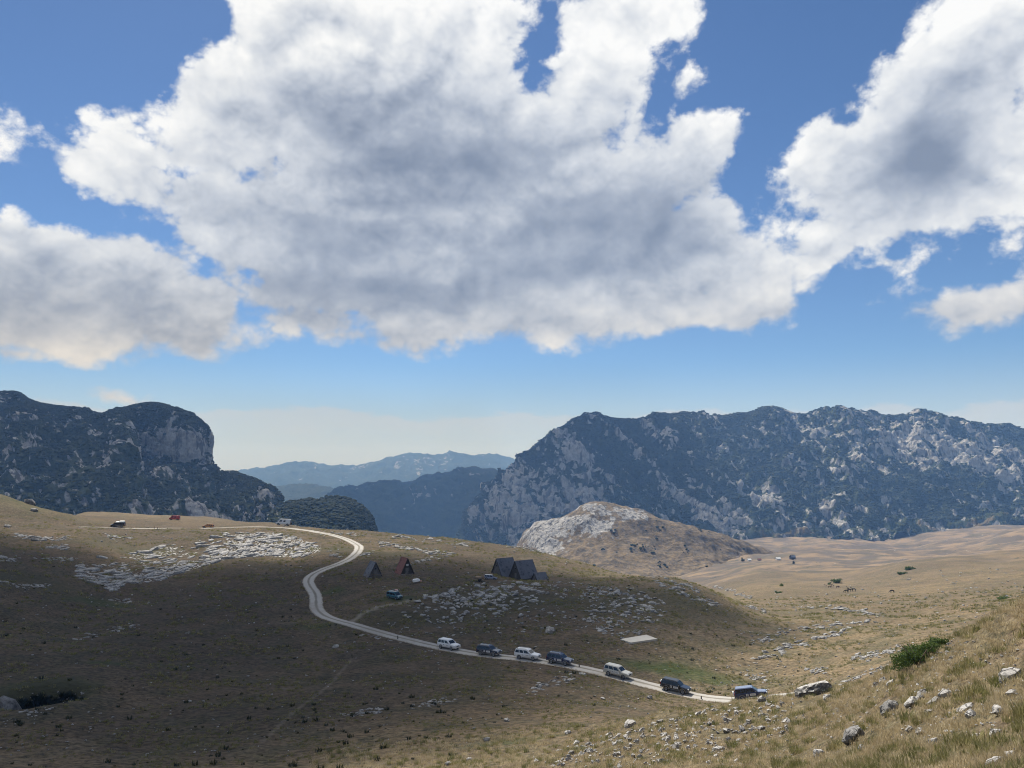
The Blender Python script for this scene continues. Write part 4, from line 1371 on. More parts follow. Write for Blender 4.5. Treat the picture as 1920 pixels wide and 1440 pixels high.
outcrop('limestone_pavement', 'broad white limestone pavement of cracked slabs on the hillside left of the road bend', in_poly(SLABPOLY, 430, slabdens), SLABS, 9, 34, 'limestone outcrops', 'slab', (0.36, 0.58), math.radians(64), (0.5, 0.9))
outcrop('rocky_outcrop', 'dense grey limestone rocks on the left of the low knoll below the huts', in_poly([(745, 1150), (800, 1115), (900, 1088), (1010, 1092), (1030, 1125), (970, 1145), (880, 1168), (770, 1172)], 250, lambda a, b_: 0.4 + 0.6 * math.exp(-((b_ - 1120) / 22) ** 2)), SLABS + OUT_R, 6, 21, 'limestone outcrops', 'rock', (0.5, 0.9), None, (0.6, 1.0))
outcrop('rocky_outcrop', 'dense pale limestone rocks on the right of the low knoll above the concrete slab', in_poly([(1110, 1110), (1180, 1100), (1235, 1118), (1255, 1142), (1235, 1165), (1180, 1180), (1090, 1165)], 170), SLABS + OUT_R, 6, 18, 'limestone outcrops', 'rock', (0.5, 0.9), None, (0.6, 1.0))
outcrop('rocky_outcrop', 'thin band of grey rocks along the crest of the low knoll', in_poly([(985, 1095), (1060, 1090), (1140, 1098), (1180, 1112), (1110, 1128), (1030, 1118)], 150), OUT_R, 4, 12, 'limestone outcrops', 'rock', (0.5, 0.9))
outcrop('rocky_outcrop', 'loose grey rocks on the shaded face of the low knoll', in_poly([(690, 1165), (790, 1165), (960, 1140), (1120, 1130), (1140, 1180), (1000, 1190), (830, 1195), (740, 1190)], 190), OUT_R, 3, 12, 'limestone outcrops', 'rock', (0.5, 0.9))
LEDGES = [
    ('long pale ledge across the grass right of the seventh vehicle, nearest the green patch', [(1412, 1240), (1440, 1230), (1462, 1222)], 18, 5, 13),
    ('chunky white ledge in the middle of the sunlit valley side', [(1460, 1220), (1490, 1210), (1515, 1206)], 26, 6, 15),
    ('long white ledge rising towards the right in the sunlit valley', [(1520, 1199), (1560, 1190), (1590, 1184)], 24, 6, 16),
    ('scattered white rocks left of the valley ledges', [(1412, 1203), (1448, 1196)], 22, 4, 10),
    ('upper thin ledge line in the sunlit valley', [(1455, 1192), (1500, 1182), (1560, 1172), (1640, 1166)], 50, 4, 13),
    ('highest pale rock streak below the grazing horses', [(1552, 1138), (1600, 1146), (1655, 1156)], 44, 4, 13),
    ('short pale streak left of the highest one', [(1488, 1138), (1520, 1140)], 22, 3, 9),
    ('dark edged rock cluster in the gully beyond the foreground brow', [(1598, 1236), (1640, 1228), (1692, 1216)], 46, 5, 14),
    ('low dark rocks beside the green bush gully', [(1520, 1258), (1545, 1255)], 18, 4, 10),
    ('dark gully stones behind the seventh vehicle', [(1404, 1267), (1445, 1276)], 20, 4, 9),
    ('pale stony strip running up behind the foreground brow', [(1560, 1288), (1610, 1272), (1660, 1252), (1720, 1226), (1760, 1206)], 110, 3, 10),
    ('white streak of rock down the right flank of the knoll, lower one', [(1222, 1086), (1262, 1104), (1300, 1122), (1345, 1134)], 56, 4, 12),
    ('white streak of rock down the right flank of the knoll, upper one', [(1246, 1086), (1282, 1099), (1312, 1109)], 40, 4, 11),
    ('pale rocks along the outline of the knoll flank', [(1330, 1098), (1370, 1108), (1412, 1122)], 36, 3, 8),
    ('pale rocks at the foot of the knoll flank', [(1395, 1138), (1440, 1148)], 26, 3, 9),
    ('grey ledge on the slope above the two small huts', [(705, 1017), (740, 1024), (775, 1030), (816, 1036), (852, 1040)], 60, 4, 12),
    ('bright white strip along the crest above the huts', [(735, 1006), (790, 1012), (850, 1020), (890, 1022)], 48, 3, 10),
    ('short pale ledge between the red hut and the large huts', [(772, 1056), (800, 1050), (830, 1045)], 26, 3, 9),
    ('white specks of rock on the crest left of the valley', [(940, 1024), (1000, 1030), (1060, 1042), (1110, 1054)], 46, 3, 8),
    ('stones beside the upper road on the crest', [(598, 1001), (632, 1000), (680, 1003)], 30, 3, 7),
    ('pale rock bed beside the road below the crest', [(616, 1036), (650, 1046), (700, 1036)], 34, 3, 9),
    ('grey wall like ledge below the convoy on shaded grass', [(1004, 1292), (1040, 1280), (1080, 1268)], 36, 4, 12),
    ('pair of low ledges on shaded grass left of centre', [(768, 1328), (800, 1320), (858, 1310)], 30, 3, 10),
    ('low grey ledge on the dark meadow below the bend', [(640, 1342), (680, 1336), (722, 1330)], 26, 4, 11),
    ('thin pale ledge across the dark meadow at left', [(150, 1200), (210, 1182), (262, 1172)], 26, 3, 8),
    ('stones beside the road below the bend', [(680, 1188), (730, 1197), (770, 1205)], 26, 4, 9),
    ('white stones at the near edge of the dark sinkhole', [(40, 1338), (70, 1334), (90, 1330)], 14, 3, 9),
    ('small white stones on the right rim of the dark sinkhole', [(112, 1318), (135, 1310), (152, 1298)], 12, 3, 7),
    ('white rock scatter left of the limestone pavement', [(28, 1004), (60, 1008), (105, 1012), (130, 1008)], 60, 3, 9),
    ('small white rock patch on brown grass left of the pavement', [(86, 1026), (110, 1026), (130, 1028)], 34, 3, 9),
    ('pale stones left of the pavement edge', [(70, 1046), (110, 1048), (140, 1050)], 30, 3, 8),
    ('dark rocky scrub on the far left slope', [(0, 1090), (40, 1100), (90, 1098)], 40, 3, 9),
    ('small white rocks above the pavement by the upper road', [(196, 1008), (220, 1006), (246, 1010)], 28, 3, 9),
    ('broken stones behind the concrete slab', [(1152, 1190), (1190, 1188), (1218, 1186)], 26, 4, 9),
    ('white boulder pile left above the concrete slab', [(1122, 1180), (1136, 1180), (1150, 1180)], 12, 6, 12),
    ('pale rocks right of the hill foot on the far left', [(0, 1042), (20, 1052), (30, 1040)], 16, 4, 12),
    ('white stones below the pavement in the hollow', [(216, 1128), (230, 1126), (240, 1130)], 12, 4, 9),
]
for lab, line, n, s0, s1 in LEDGES:
    outcrop('rock_ledge', lab, along(line, int(n * 1.35), 5, 2.2 if line[0][1] < 1150 else 3.5), SLABS + OUT_R, s0 * 1.2, s1 * 1.45, 'rock ledges in the turf', 'rock', (0.45, 0.85), 0.25 if n > 20 else None, (0.5, 0.9), 60)
for (a, b_, sz, lab) in [(12, 1330, 40, 'large white rock beside the dark sinkhole at the left edge'), (65, 1013, 13, 'dark rounded boulder on the slope at far left'), (14, 988, 12, 'dark lone rock on the far left hill foot'), (64, 958, 14, 'dark rock on the sunlit hill at far left'), (55, 931, 22, 'brown crag on top of the sunlit hill at far left'),
                         (976, 1155, 13, 'single pale flat rock on the shaded knoll face'), (1030, 1186, 26, 'low pale slab of bedrock on shaded grass above the convoy'), (630, 1214, 14, 'pale flat stone in a green hollow below the road bend')]:
    p = hit(a, b_)
    o = link('boulder', ROCKS_G[0] if 'dark' in lab.split() or 'brown' in lab else ROCKS[3])
    tag(o, lab, 'boulder')
    lay(o, p, px_size(p, sz), RNG.uniform(0, 3), sink=0.05, flat=0.9 if sz < 30 else 1.0)

# ------------------------------------------------------------------ grass, weeds and dwarf pine
def tuft_mesh(name, mat, blades, h, spread, seed, wid=0.012, segs=2):
    r = np.random.default_rng(seed)
    V, F = [], []
    for _ in range(blades):
        a = r.uniform(0, 6.28); rr = spread * r.uniform(0, 1) ** 0.7 * 0.5
        bx, by = rr * math.cos(a), rr * math.sin(a)
        la = a + r.normal() * 0.7; ln = h * r.uniform(0.55, 1.1); lean = r.uniform(0.1, 0.75)
        px_, py_ = -math.sin(la), math.cos(la); w0 = wid * r.uniform(0.7, 1.3)
        i0 = len(V)
        for s in range(segs + 1):
            t = s / segs
            o = ln * lean * t ** 1.8; z = ln * t * (1 - 0.35 * lean * t)
            ww = w0 * (1 - t) if s == segs else w0 * (1 - 0.35 * t)
            c_ = (bx + math.cos(la) * o, by + math.sin(la) * o, z)
            if s < segs:
                V += [(c_[0] - px_ * ww, c_[1] - py_ * ww, c_[2]), (c_[0] + px_ * ww, c_[1] + py_ * ww, c_[2])]
            else:
                V += [c_]
        for s in range(segs - 1):
            F.append((i0 + 2 * s, i0 + 2 * s + 1, i0 + 2 * s + 3, i0 + 2 * s + 2))
        F.append((i0 + 2 * segs - 2, i0 + 2 * segs - 1, i0 + 2 * segs))
    me = bpy.data.meshes.new(name); me.from_pydata(V, [], F); me.materials.append(mat)
    return me


def mat_blade(name, stops):
    m, n, b = material(name)
    rnd = n.node('ShaderNodeObjectInfo').outputs['Random']
    P = wpos(n)
    f = n.m('ADD', n.m('MULTIPLY', rnd, 0.6), n.m('MULTIPLY', n.noise(P, 0.35, 4.0, 0.6), 0.55))
    n.put(b.inputs['Base Color'], n.ramp(n.m('SUBTRACT', f, 0.08), stops))
    b.inputs['Roughness'].default_value = 0.8
    b.inputs['Specular IOR Level'].default_value = 0.15
    # thin leaves let light through
    tr = n.node('ShaderNodeBsdfTranslucent'); n.put(tr.inputs[0], n.ramp(n.m('SUBTRACT', f, 0.08), stops))
    mx = n.node('ShaderNodeMixShader'); mx.inputs[0].default_value = 0.35
    out = [q for q in m.node_tree.nodes if q.type == 'OUTPUT_MATERIAL'][0]
    m.node_tree.links.new(b.outputs[0], mx.inputs[1]); m.node_tree.links.new(tr.outputs[0], mx.inputs[2]); m.node_tree.links.new(mx.outputs[0], out.inputs[0])
    return m


def scatter(name, proto_mesh, pts, scl, rotz, nrm=None):
    """one object of many instances; the first stands as a real mesh of its own and is repeated by geometry nodes"""
    pts = np.asarray(pts, float)
    proto = link(name + '_clump', proto_mesh)
    proto['kind'] = 'stuff'
    proto.location = pts[0]; proto.scale = (scl[0],) * 3; proto.rotation_euler = (0, 0, rotz[0])
    me = new_mesh_np(name, pts[1:], np.zeros((0, 3), np.int32))
    set_attr(me, 'scl', scl[1:]); set_attr(me, 'rotz', rotz[1:])
    o = link(name, me)
    o['kind'] = 'stuff'
    g = bpy.data.node_groups.new(name + '_nodes', 'GeometryNodeTree')
    g.interface.new_socket('Geometry', in_out='INPUT', socket_type='NodeSocketGeometry')
    g.interface.new_socket('Geometry', in_out='OUTPUT', socket_type='NodeSocketGeometry')
    nd = g.nodes; lk = g.links
    gi = nd.new('NodeGroupInput'); go = nd.new('NodeGroupOutput')
    ip = nd.new('GeometryNodeInstanceOnPoints'); oi = nd.new('GeometryNodeObjectInfo')
    oi.inputs[0].default_value = proto
    a1 = nd.new('GeometryNodeInputNamedAttribute'); a1.data_type = 'FLOAT'; a1.inputs[0].default_value = 'scl'
    a2 = nd.new('GeometryNodeInputNamedAttribute'); a2.data_type = 'FLOAT'; a2.inputs[0].default_value = 'rotz'
    cx = nd.new('ShaderNodeCombineXYZ')
    mp = nd.new('GeometryNodeMeshToPoints')
    lk.new(gi.outputs[0], mp.inputs[0]); lk.new(mp.outputs[0], ip.inputs['Points'])
    lk.new(oi.outputs['Geometry'], ip.inputs['Instance']); lk.new(a1.outputs[0], ip.inputs['Scale'])
    lk.new(a2.outputs[0], cx.inputs[2]); lk.new(cx.outputs[0], ip.inputs['Rotation'])
    lk.new(ip.outputs[0], go.inputs[0])
    md = o.modifiers.new('scatter', 'NODES'); md.node_group = g
    return o


MAT_STRAW = mat_blade('straw_grass', [(0.0, (0.26, 0.215, 0.115)), (0.35, (0.43, 0.345, 0.205)), (0.7, (0.55, 0.455, 0.29)), (1.0, (0.62, 0.54, 0.37))])
MAT_OLIVE = mat_blade('olive_grass', [(0.0, (0.105, 0.120, 0.038)), (0.5, (0.21, 0.20, 0.078)), (1.0, (0.36, 0.30, 0.15))])
MAT_WEED = mat_blade('dark_weed', [(0.0, (0.018, 0.022, 0.010)), (0.5, (0.035, 0.042, 0.016)), (1.0, (0.07, 0.07, 0.03))])

LOOSE_A = np.array(LOOSE)


def grass_points(n, r0, r1, az0, az1, test):
    az = np.radians(RNG.uniform(az0, az1, n)); r = np.exp(RNG.uniform(math.log(r0), math.log(r1), n))
    x, y = r * np.sin(az), r * np.cos(az)
    k = test(x, y, r)
    x, y, r = x[k], y[k], r[k]
    return np.stack([x, y, height(x, y) - 0.01], 1), r


def off_rocks(x, y, r):
    ok = np.ones(len(x), bool)
    for (a, b_, s) in LOOSE:
        ok &= (x - a) ** 2 + (y - b_) ** 2 > (s * 0.42) ** 2
    return ok


def off_road(x, y, w_=2.0):
    ok = np.ones(len(x), bool)
    for s in range(0, len(x), 4000):
        ok[s:s + 4000] = ((x[s:s + 4000, None] - ROAD[None, ::2, 0]) ** 2 + (y[s:s + 4000, None] - ROAD[None, ::2, 1]) ** 2).min(1) > w_ ** 2
    return ok


P_, R_ = grass_points(26000, 8.5, 78, -14, 46, lambda x, y, r: off_rocks(x, y, r) & (n2(x, y, 2.4, 3, 0.55, 7.7) > -0.22))
scatter('dry_grass', tuft_mesh('dry_grass_clump', MAT_STRAW, 38, 0.20, 0.50, 1, 0.010), P_, np.clip(0.55 + 0.012 * R_, 0.5, 1.25) * RNG.uniform(0.55, 1.25, len(P_)), RNG.uniform(0, 6.28, len(P_)))
P_, R_ = grass_points(9000, 11, 78, -14, 46, lambda x, y, r: off_rocks(x, y, r) & (n2(x, y, 3.6, 3, 0.55, 2.9) > 0.02))
scatter('green_grass', tuft_mesh('green_grass_clump', MAT_OLIVE, 50, 0.34, 0.42, 2, 0.010), P_, np.clip(0.5 + 0.010 * R_, 0.5, 1.2) * RNG.uniform(0.5, 1.3, len(P_)), RNG.uniform(0, 6.28, len(P_)))
P_, R_ = grass_points(34000, 60, 330, -36, 36, lambda x, y, r: off_road(x, y) & (n2(x, y, 9.0, 3, 0.6, 3.3) > 0.0))
scatter('meadow_grass', tuft_mesh('meadow_grass_clump', MAT_OLIVE, 16, 0.34, 0.9, 3, 0.035), P_, np.clip(R_ / 150, 0.5, 1.5) * RNG.uniform(0.5, 1.2, len(P_)), RNG.uniform(0, 6.28, len(P_)))
P_, R_ = grass_points(1100, 65, 240, -36, 20, lambda x, y, r: off_road(x, y) & (n2(x, y, 30.0, 2, 0.6, 1.1) > -0.1))
scatter('weed_clumps', tuft_mesh('weed_clumps_clump', MAT_WEED, 26, 0.42, 0.55, 4, 0.04), P_, 0.35 + 0.9 * RNG.random(len(P_)) ** 2.2, RNG.uniform(0, 6.28, len(P_)))


P_, R_ = grass_points(420, 15, 70, -8, 46, lambda x, y, r: off_rocks(x, y, r) & (n2(x, y, 6.0, 2, 0.55, 5.9) > 0.0))
scatter('tussocks', tuft_mesh('tussocks_clump', MAT_OLIVE, 150, 0.38, 0.62, 6, 0.009, 3), P_, RNG.uniform(0.5, 1.25, len(P_)), RNG.uniform(0, 6.28, len(P_)))


def lump_mesh(name, mat, seed):
    bm = bmesh.new(); bmesh.ops.create_icosphere(bm, subdivisions=2, radius=0.5)
    co = np.array([v.co[:] for v in bm.verts]); nn = fbm(co * 3.1 + seed, 3, 0.6)
    for v, a in zip(bm.verts, nn):
        v.co *= 1 + 0.55 * a
        v.co.z = v.co.z * 0.62 + 0.18
    me = bpy.data.meshes.new(name); bm.to_mesh(me); bm.free(); me.materials.append(mat)
    return me


MAT_PINE = mat_blade('dwarf_pine', [(0.0, (0.018, 0.030, 0.016)), (0.5, (0.032, 0.046, 0.022)), (1.0, (0.062, 0.074, 0.032))])


def pines(name, M_, n, lo, hi, seed, lim=0.34):
    G, rock, gr, PX, PY = M_
    r = np.random.default_rng(seed)
    nr_, nc_ = rock.shape
    i = r.integers(int(nr_ * 0.20), nr_ - 1, n * 4); j = r.integers(0, nc_ - 1, n * 4)
    a, b_ = r.random(n * 4), r.random(n * 4)
    rk = rock[i, j]; vis = (PX[i, j] > -60) & (PX[i, j] < 1980) & (PY[i, j] < 1060) & (gr[i, j] < 0.2)
    k = np.argwhere((rk < lim) & vis)[:n, 0]
    i, j, a, b_ = i[k], j[k], a[k][:, None], b_[k][:, None]
    p = (G[i, j] * (1 - a) + G[i + 1, j] * a) * (1 - b_) + (G[i, j + 1] * (1 - a) + G[i + 1, j + 1] * a) * b_
    scatter(name, lump_mesh(name + '_clump', MAT_PINE, seed), p, r.uniform(lo, hi, len(p)), r.uniform(0, 6.28, len(p)))


pines('dwarf_pine', LEFT, 30000, 3.0, 7.0, 3)
pines('scrub_pine', KNOLL, 5000, 3.0, 6.5, 4)
pines('massif_pine', RIGHT, 42000, 4.0, 9.5, 5)

G_, rk_, gr_, PX_, PY_ = HILL
_sel = np.argwhere((PX_ > 1090) & (PX_ < 1420) & (PY_ > 975) & (PY_ < 1075))
_sel = _sel[RNG.integers(0, len(_sel), 900)]
_sel = np.array([q for q in _sel if (abs(PX_[q[0], q[1]] - 1205) < 26 and abs(PY_[q[0], q[1]] - 1030) < 8) or fbm(G_[q[0], q[1]][None] / 40.0, 3)[0] > 0.22])
scatter('hill_scrub', lump_mesh('hill_scrub_clump', MAT_PINE, 9), G_[_sel[:, 0], _sel[:, 1]], RNG.uniform(1.5, 5.0, len(_sel)), RNG.uniform(0, 6.28, len(_sel)))
_a = RNG.uniform(0, 6.28, 260); _r = np.sqrt(RNG.random(260))
_x = SINK.x + 4.4 * _r * np.cos(_a); _y = SINK.y + 3.7 * _r * np.sin(_a)
MAT_DSCRUB = mat_blade('sinkhole_green', [(0.0, (0.006, 0.010, 0.006)), (0.5, (0.012, 0.018, 0.009)), (1.0, (0.03, 0.038, 0.018))])
scatter('sinkhole_scrub', tuft_mesh('sinkhole_scrub_clump', MAT_DSCRUB, 60, 0.7, 0.8, 12, 0.05), np.stack([_x, _y, height(_x, _y) - 0.05], 1), RNG.uniform(0.6, 1.5, 260), RNG.uniform(0, 6.28, 260))
# ------------------------------------------------------------------ vehicles
def mesh_obj(name, V, F, mat, parent, smooth=False, bevel=0.0):
    me = bpy.data.meshes.new(name); me.from_pydata([tuple(v) for v in V], [], [tuple(f) for f in F])
    bm = bmesh.new(); bm.from_mesh(me)
    bmesh.ops.recalc_face_normals(bm, faces=bm.faces)
    if bevel:
        bmesh.ops.bevel(bm, geom=list(bm.edges), offset=bevel, segments=2, profile=0.6, affect='EDGES', clamp_overlap=True)
    bm.to_mesh(me); bm.free()
    if smooth:
        for p in me.polygons:
            p.use_smooth = True
    return link(name, me, parent, mat)


def box(name, c, s, mat, parent, bevel=0.0, rot=None):
    V = [(dx_ * s[0] / 2, dy_ * s[1] / 2, dz_ * s[2] / 2) for dz_ in (-1, 1) for dy_ in (-1, 1) for dx_ in (-1, 1)]
    F = [(0, 2, 3, 1), (4, 5, 7, 6), (0, 1, 5, 4), (2, 6, 7, 3), (0, 4, 6, 2), (1, 3, 7, 5)]
    o = mesh_obj(name, V, F, mat, parent, bevel=bevel)
    o.location = c
    if rot:
        o.rotation_euler = rot
    return o


def ring_loft(rings, close=True):
    k = len(rings[0]); V = [p for r in rings for p in r]; F = []
    for i in range(len(rings) - 1):
        for j in range(k):
            F.append((i * k + j, i * k + (j + 1) % k, (i + 1) * k + (j + 1) % k, (i + 1) * k + j))
    if close:
        F.append(tuple(range(k - 1, -1, -1))); F.append(tuple((len(rings) - 1) * k + j for j in range(k)))
    return V, F


def disc_rings(r_list, n=18):
    """rings about the y axis: (radius, y)"""
    return [[(r * math.cos(2 * math.pi * j / n), y, r * math.sin(2 * math.pi * j / n)) for j in range(n)] for r, y in r_list]


def paint(name, col, rough=0.32):
    m = plain(name, col, rough, 0.0, 0.10, 1.5, coat=0.5, spec=0.5)
    n = NT(m.node_tree)                               # road dust on the lower panels
    b = [q for q in m.node_tree.nodes if q.type == 'BSDF_PRINCIPLED'][0]
    src = b.inputs['Base Color'].links[0].from_socket
    z = n.sep(n.node('ShaderNodeTexCoord').outputs['Object'])[2]
    dust = n.m('MULTIPLY', n.mapr(n.m('ADD', z, n.m('MULTIPLY', n.noise(n.node('ShaderNodeTexCoord').outputs['Object'], 4.0, 4.0, 0.6), 0.5)), 1.1, 0.5), 0.5)
    n.put(b.inputs['Base Color'], n.mix(dust, src, (0.30, 0.26, 0.20)))
    return m


GLASS = plain('dark_glass', (0.012, 0.015, 0.018), 0.08, 0.0, 0.1, 1.0, spec=0.6)
RUBBER = plain('tyre_rubber', (0.018, 0.018, 0.018), 0.85)
ALLOY = plain('wheel_alloy', (0.30, 0.30, 0.31), 0.4, 0.7)
PLASTIC = plain('black_plastic', (0.02, 0.02, 0.022), 0.6)
LAMP = plain('lamp_glass', (0.65, 0.66, 0.66), 0.12, 0.0, 0.05, spec=0.8)
TAIL = plain('tail_lamp', (0.30, 0.02, 0.015), 0.2)
DECAL = plain('white_decal', (0.72, 0.72, 0.70), 0.5, 0.0, 0.05)
DECAL_INK = plain('decal_ink', (0.10, 0.11, 0.16), 0.5)
WHITE_P = plain('white_panel', (0.70, 0.70, 0.68), 0.5, 0.0, 0.06)


def panel_on(name, quad, s0, s1, t0, t1, mat, parent, proud=0.014, taper=0.0):
    """a thin pane lying on a quad (a rear-bottom, b front-bottom, c front-top, d rear-top)"""
    a, b_, c, d = [Vector(q) for q in quad]
    f = lambda s, t: (a * (1 - s) + b_ * s) * (1 - t) + (d * (1 - s) + c * s) * t
    nrm = (b_ - a).cross(d - a).normalized()
    cen = f(0.5, 0.5)
    if nrm.dot(cen - Vector((cen.x * 0.0 - 0.3, 0, 0.9))) < 0:
        nrm = -nrm
    P = [f(s0, t0), f(s1, t0), f(s1 - taper, t1), f(s0 + taper * 0.4, t1)]
    V = [p - nrm * 0.01 for p in P] + [p + nrm * proud for p in P]
    F = [(0, 1, 2, 3), (4, 5, 6, 7), (0, 1, 5, 4), (1, 2, 6, 5), (2, 3, 7, 6), (3, 0, 4, 7)]
    return mesh_obj(name, V, F, mat, parent)


def vehicle(name, label, cat, loc, heading, body_mat, kind='suv', group=None, pitch=0.0, roof_mat=None, hood_mat=None, rack=False, decal=False, spare=None, arch=True, extra=None, size=1.0):
    """x forward, y left, z up; the Empty stands on the ground between the wheels"""
    K = {'suv': dict(L=4.75, W=1.86, H=1.82, zl=0.42, belt=1.12, hood=1.30, nose=0.98, rake=0.72, rear=0.14, wheel=0.385, wb=2.78, rw=0.74),
         'van': dict(L=4.95, W=1.90, H=1.96, zl=0.34, belt=1.12, hood=0.78, nose=0.95, rake=0.85, rear=0.06, wheel=0.34, wb=3.0, rw=0.80),
         'tall': dict(L=5.9, W=2.05, H=2.62, zl=0.36, belt=1.28, hood=0.70, nose=1.02, rake=0.95, rear=0.04, wheel=0.36, wb=3.6, rw=0.86),
         'mpv': dict(L=4.55, W=1.80, H=1.72, zl=0.30, belt=0.98, hood=0.95, nose=0.82, rake=0.85, rear=0.10, wheel=0.33, wb=2.75, rw=0.72),
         'pickup': dict(L=4.9, W=1.80, H=1.75, zl=0.42, belt=1.05, hood=1.25, nose=0.95, rake=0.55, rear=0.10, wheel=0.37, wb=3.0, rw=0.72)}[kind]
    root = thing(name, label, cat, group=group)
    nrm = normal_at(loc[0], loc[1], 1.6)
    fw = Vector((math.cos(heading), math.sin(heading), 0)); fw = (fw - nrm * fw.dot(nrm)).normalized()
    M3 = Matrix((fw, nrm.cross(fw), nrm)).transposed() @ Matrix.Rotation(pitch, 3, 'Y')
    root.location = loc; root.rotation_euler = M3.to_euler(); root.scale = (size,) * 3
    L, Wd, H, zl, belt = K['L'], K['W'] / 2, K['H'], K['zl'], K['belt']
    xr, xf = -L / 2, L / 2
    xc = xf - K['hood']                                 # foot of the windscreen
    st = [(xr, zl + 0.14, belt - 0.10, Wd - 0.12), (xr + 0.07, zl + 0.03, belt - 0.02, Wd - 0.03), (xr + 0.7, zl, belt, Wd), (0, zl, belt, Wd), (xc, zl, belt - 0.01, Wd),
          (xc + (xf - xc) * 0.5, zl, belt - 0.07 * (1 if kind == 'suv' else 2), Wd - 0.02), (xf - 0.16, zl + 0.02, K['nose'] - 0.01, Wd - 0.09), (xf - 0.03, zl + 0.10, K['nose'] - 0.13, Wd - 0.20), (xf, zl + 0.2, K['nose'] - 0.26, Wd - 0.30)]
    rings = []
    for x, z0, z1, wd in st:
        h = z1 - z0
        rings.append([(x, -wd * 0.93, z0), (x, -wd, z0 + h * 0.30), (x, -wd, z1 - h * 0.16), (x, -wd + 0.07, z1), (x, wd - 0.07, z1), (x, wd, z1 - h * 0.16), (x, wd, z0 + h * 0.30), (x, wd * 0.93, z0)])
    V, F = ring_loft(rings)
    mesh_obj('body', V, F, body_mat, root, smooth=False, bevel=0.012)
    # bonnet
    V = [(xc - 0.02, -Wd + 0.16, belt + 0.012), (xc - 0.02, Wd - 0.16, belt + 0.012), (xf - 0.2, Wd - 0.26, K['nose'] + 0.02), (xf - 0.2, -Wd + 0.26, K['nose'] + 0.02)]
    V += [(v[0], v[1], v[2] - 0.08) for v in V]
    mesh_obj('bonnet', V, [(0, 1, 2, 3), (4, 5, 6, 7), (0, 1, 5, 4), (1, 2, 6, 5), (2, 3, 7, 6), (3, 0, 4, 7)], hood_mat or body_mat, root, bevel=0.02)
    # cabin
    cr, cf = xr + 0.05, xc + 0.02
    tr, tf = xr + 0.05 + K['rear'] + 0.06, xc - K['rake'] + 0.02
    if kind == 'pickup':
        cr, tr = xr + 1.75, xr + 1.85
    wb_, wt_ = Wd - 0.05, K['rw']
    zt = H - 0.10
    A = lambda x, wv, z: [(x, -wv, z), (x, wv, z)]
    V, F = ring_loft([[(cr, -wb_, belt - 0.03), (cr, wb_, belt - 0.03), (tr, wt_, zt), (tr, -wt_, zt)],
                      [(cf, -wb_, belt - 0.03), (cf, wb_, belt - 0.03), (tf, wt_, zt), (tf, -wt_, zt)]])
    mesh_obj('cabin', V, F, body_mat, root, bevel=0.02)
    V = [(tr + 0.0, -wt_ + 0.005, zt - 0.02), (tr, wt_ - 0.005, zt - 0.02), (tf + 0.02, wt_ - 0.005, zt - 0.02), (tf + 0.02, -wt_ + 0.005, zt - 0.02), (tr + 0.1, -wt_ + 0.10, H), (tr + 0.1, wt_ - 0.10, H), (tf - 0.22, wt_ - 0.10, H), (tf - 0.22, -wt_ + 0.10, H)]
    mesh_obj('roof', V, [(0, 1, 2, 3), (4, 5, 6, 7), (0, 1, 5, 4), (1, 2, 6, 5), (2, 3, 7, 6), (3, 0, 4, 7)], roof_mat or body_mat, root, bevel=0.02)
    for sgn in (-1, 1):
        q = [(cr, sgn * wb_, belt - 0.03), (cf, sgn * wb_, belt - 0.03), (tf, sgn * wt_, zt), (tr, sgn * wt_, zt)]
        spans = {'suv': [(0.05, 0.28), (0.32, 0.56), (0.60, 0.90)], 'van': [(0.05, 0.30), (0.34, 0.62), (0.66, 0.92)], 'tall': [(0.40, 0.58), (0.70, 0.93)], 'mpv': [(0.06, 0.26), (0.30, 0.58), (0.62, 0.90)], 'pickup': [(0.12, 0.45), (0.5, 0.86)]}[kind]
        t0, t1 = (0.12, 0.86) if kind != 'tall' else (0.14, 0.62)
        for i, (s0, s1) in enumerate(spans):
            panel_on('side_window', q, s0, s1, t0, t1, GLASS, root, taper=0.0 if i < len(spans) - 1 else 0.05)
    qf = [(cf, wb_, belt - 0.03), (cf, -wb_, belt - 0.03), (tf, -wt_, zt), (tf, wt_, zt)]
    panel_on('windscreen', qf, 0.08, 0.92, 0.12 if kind != 'tall' else 0.05, 0.88 if kind != 'tall' else 0.62, GLASS, root)
    qb = [(cr, -wb_, belt - 0.03), (cr, wb_, belt - 0.03), (tr, wt_, zt), (tr, -wt_, zt)]
    panel_on('rear_window', qb, 0.14, 0.86, 0.14, 0.82, GLASS, root)
    # wheels
    R = K['wheel']
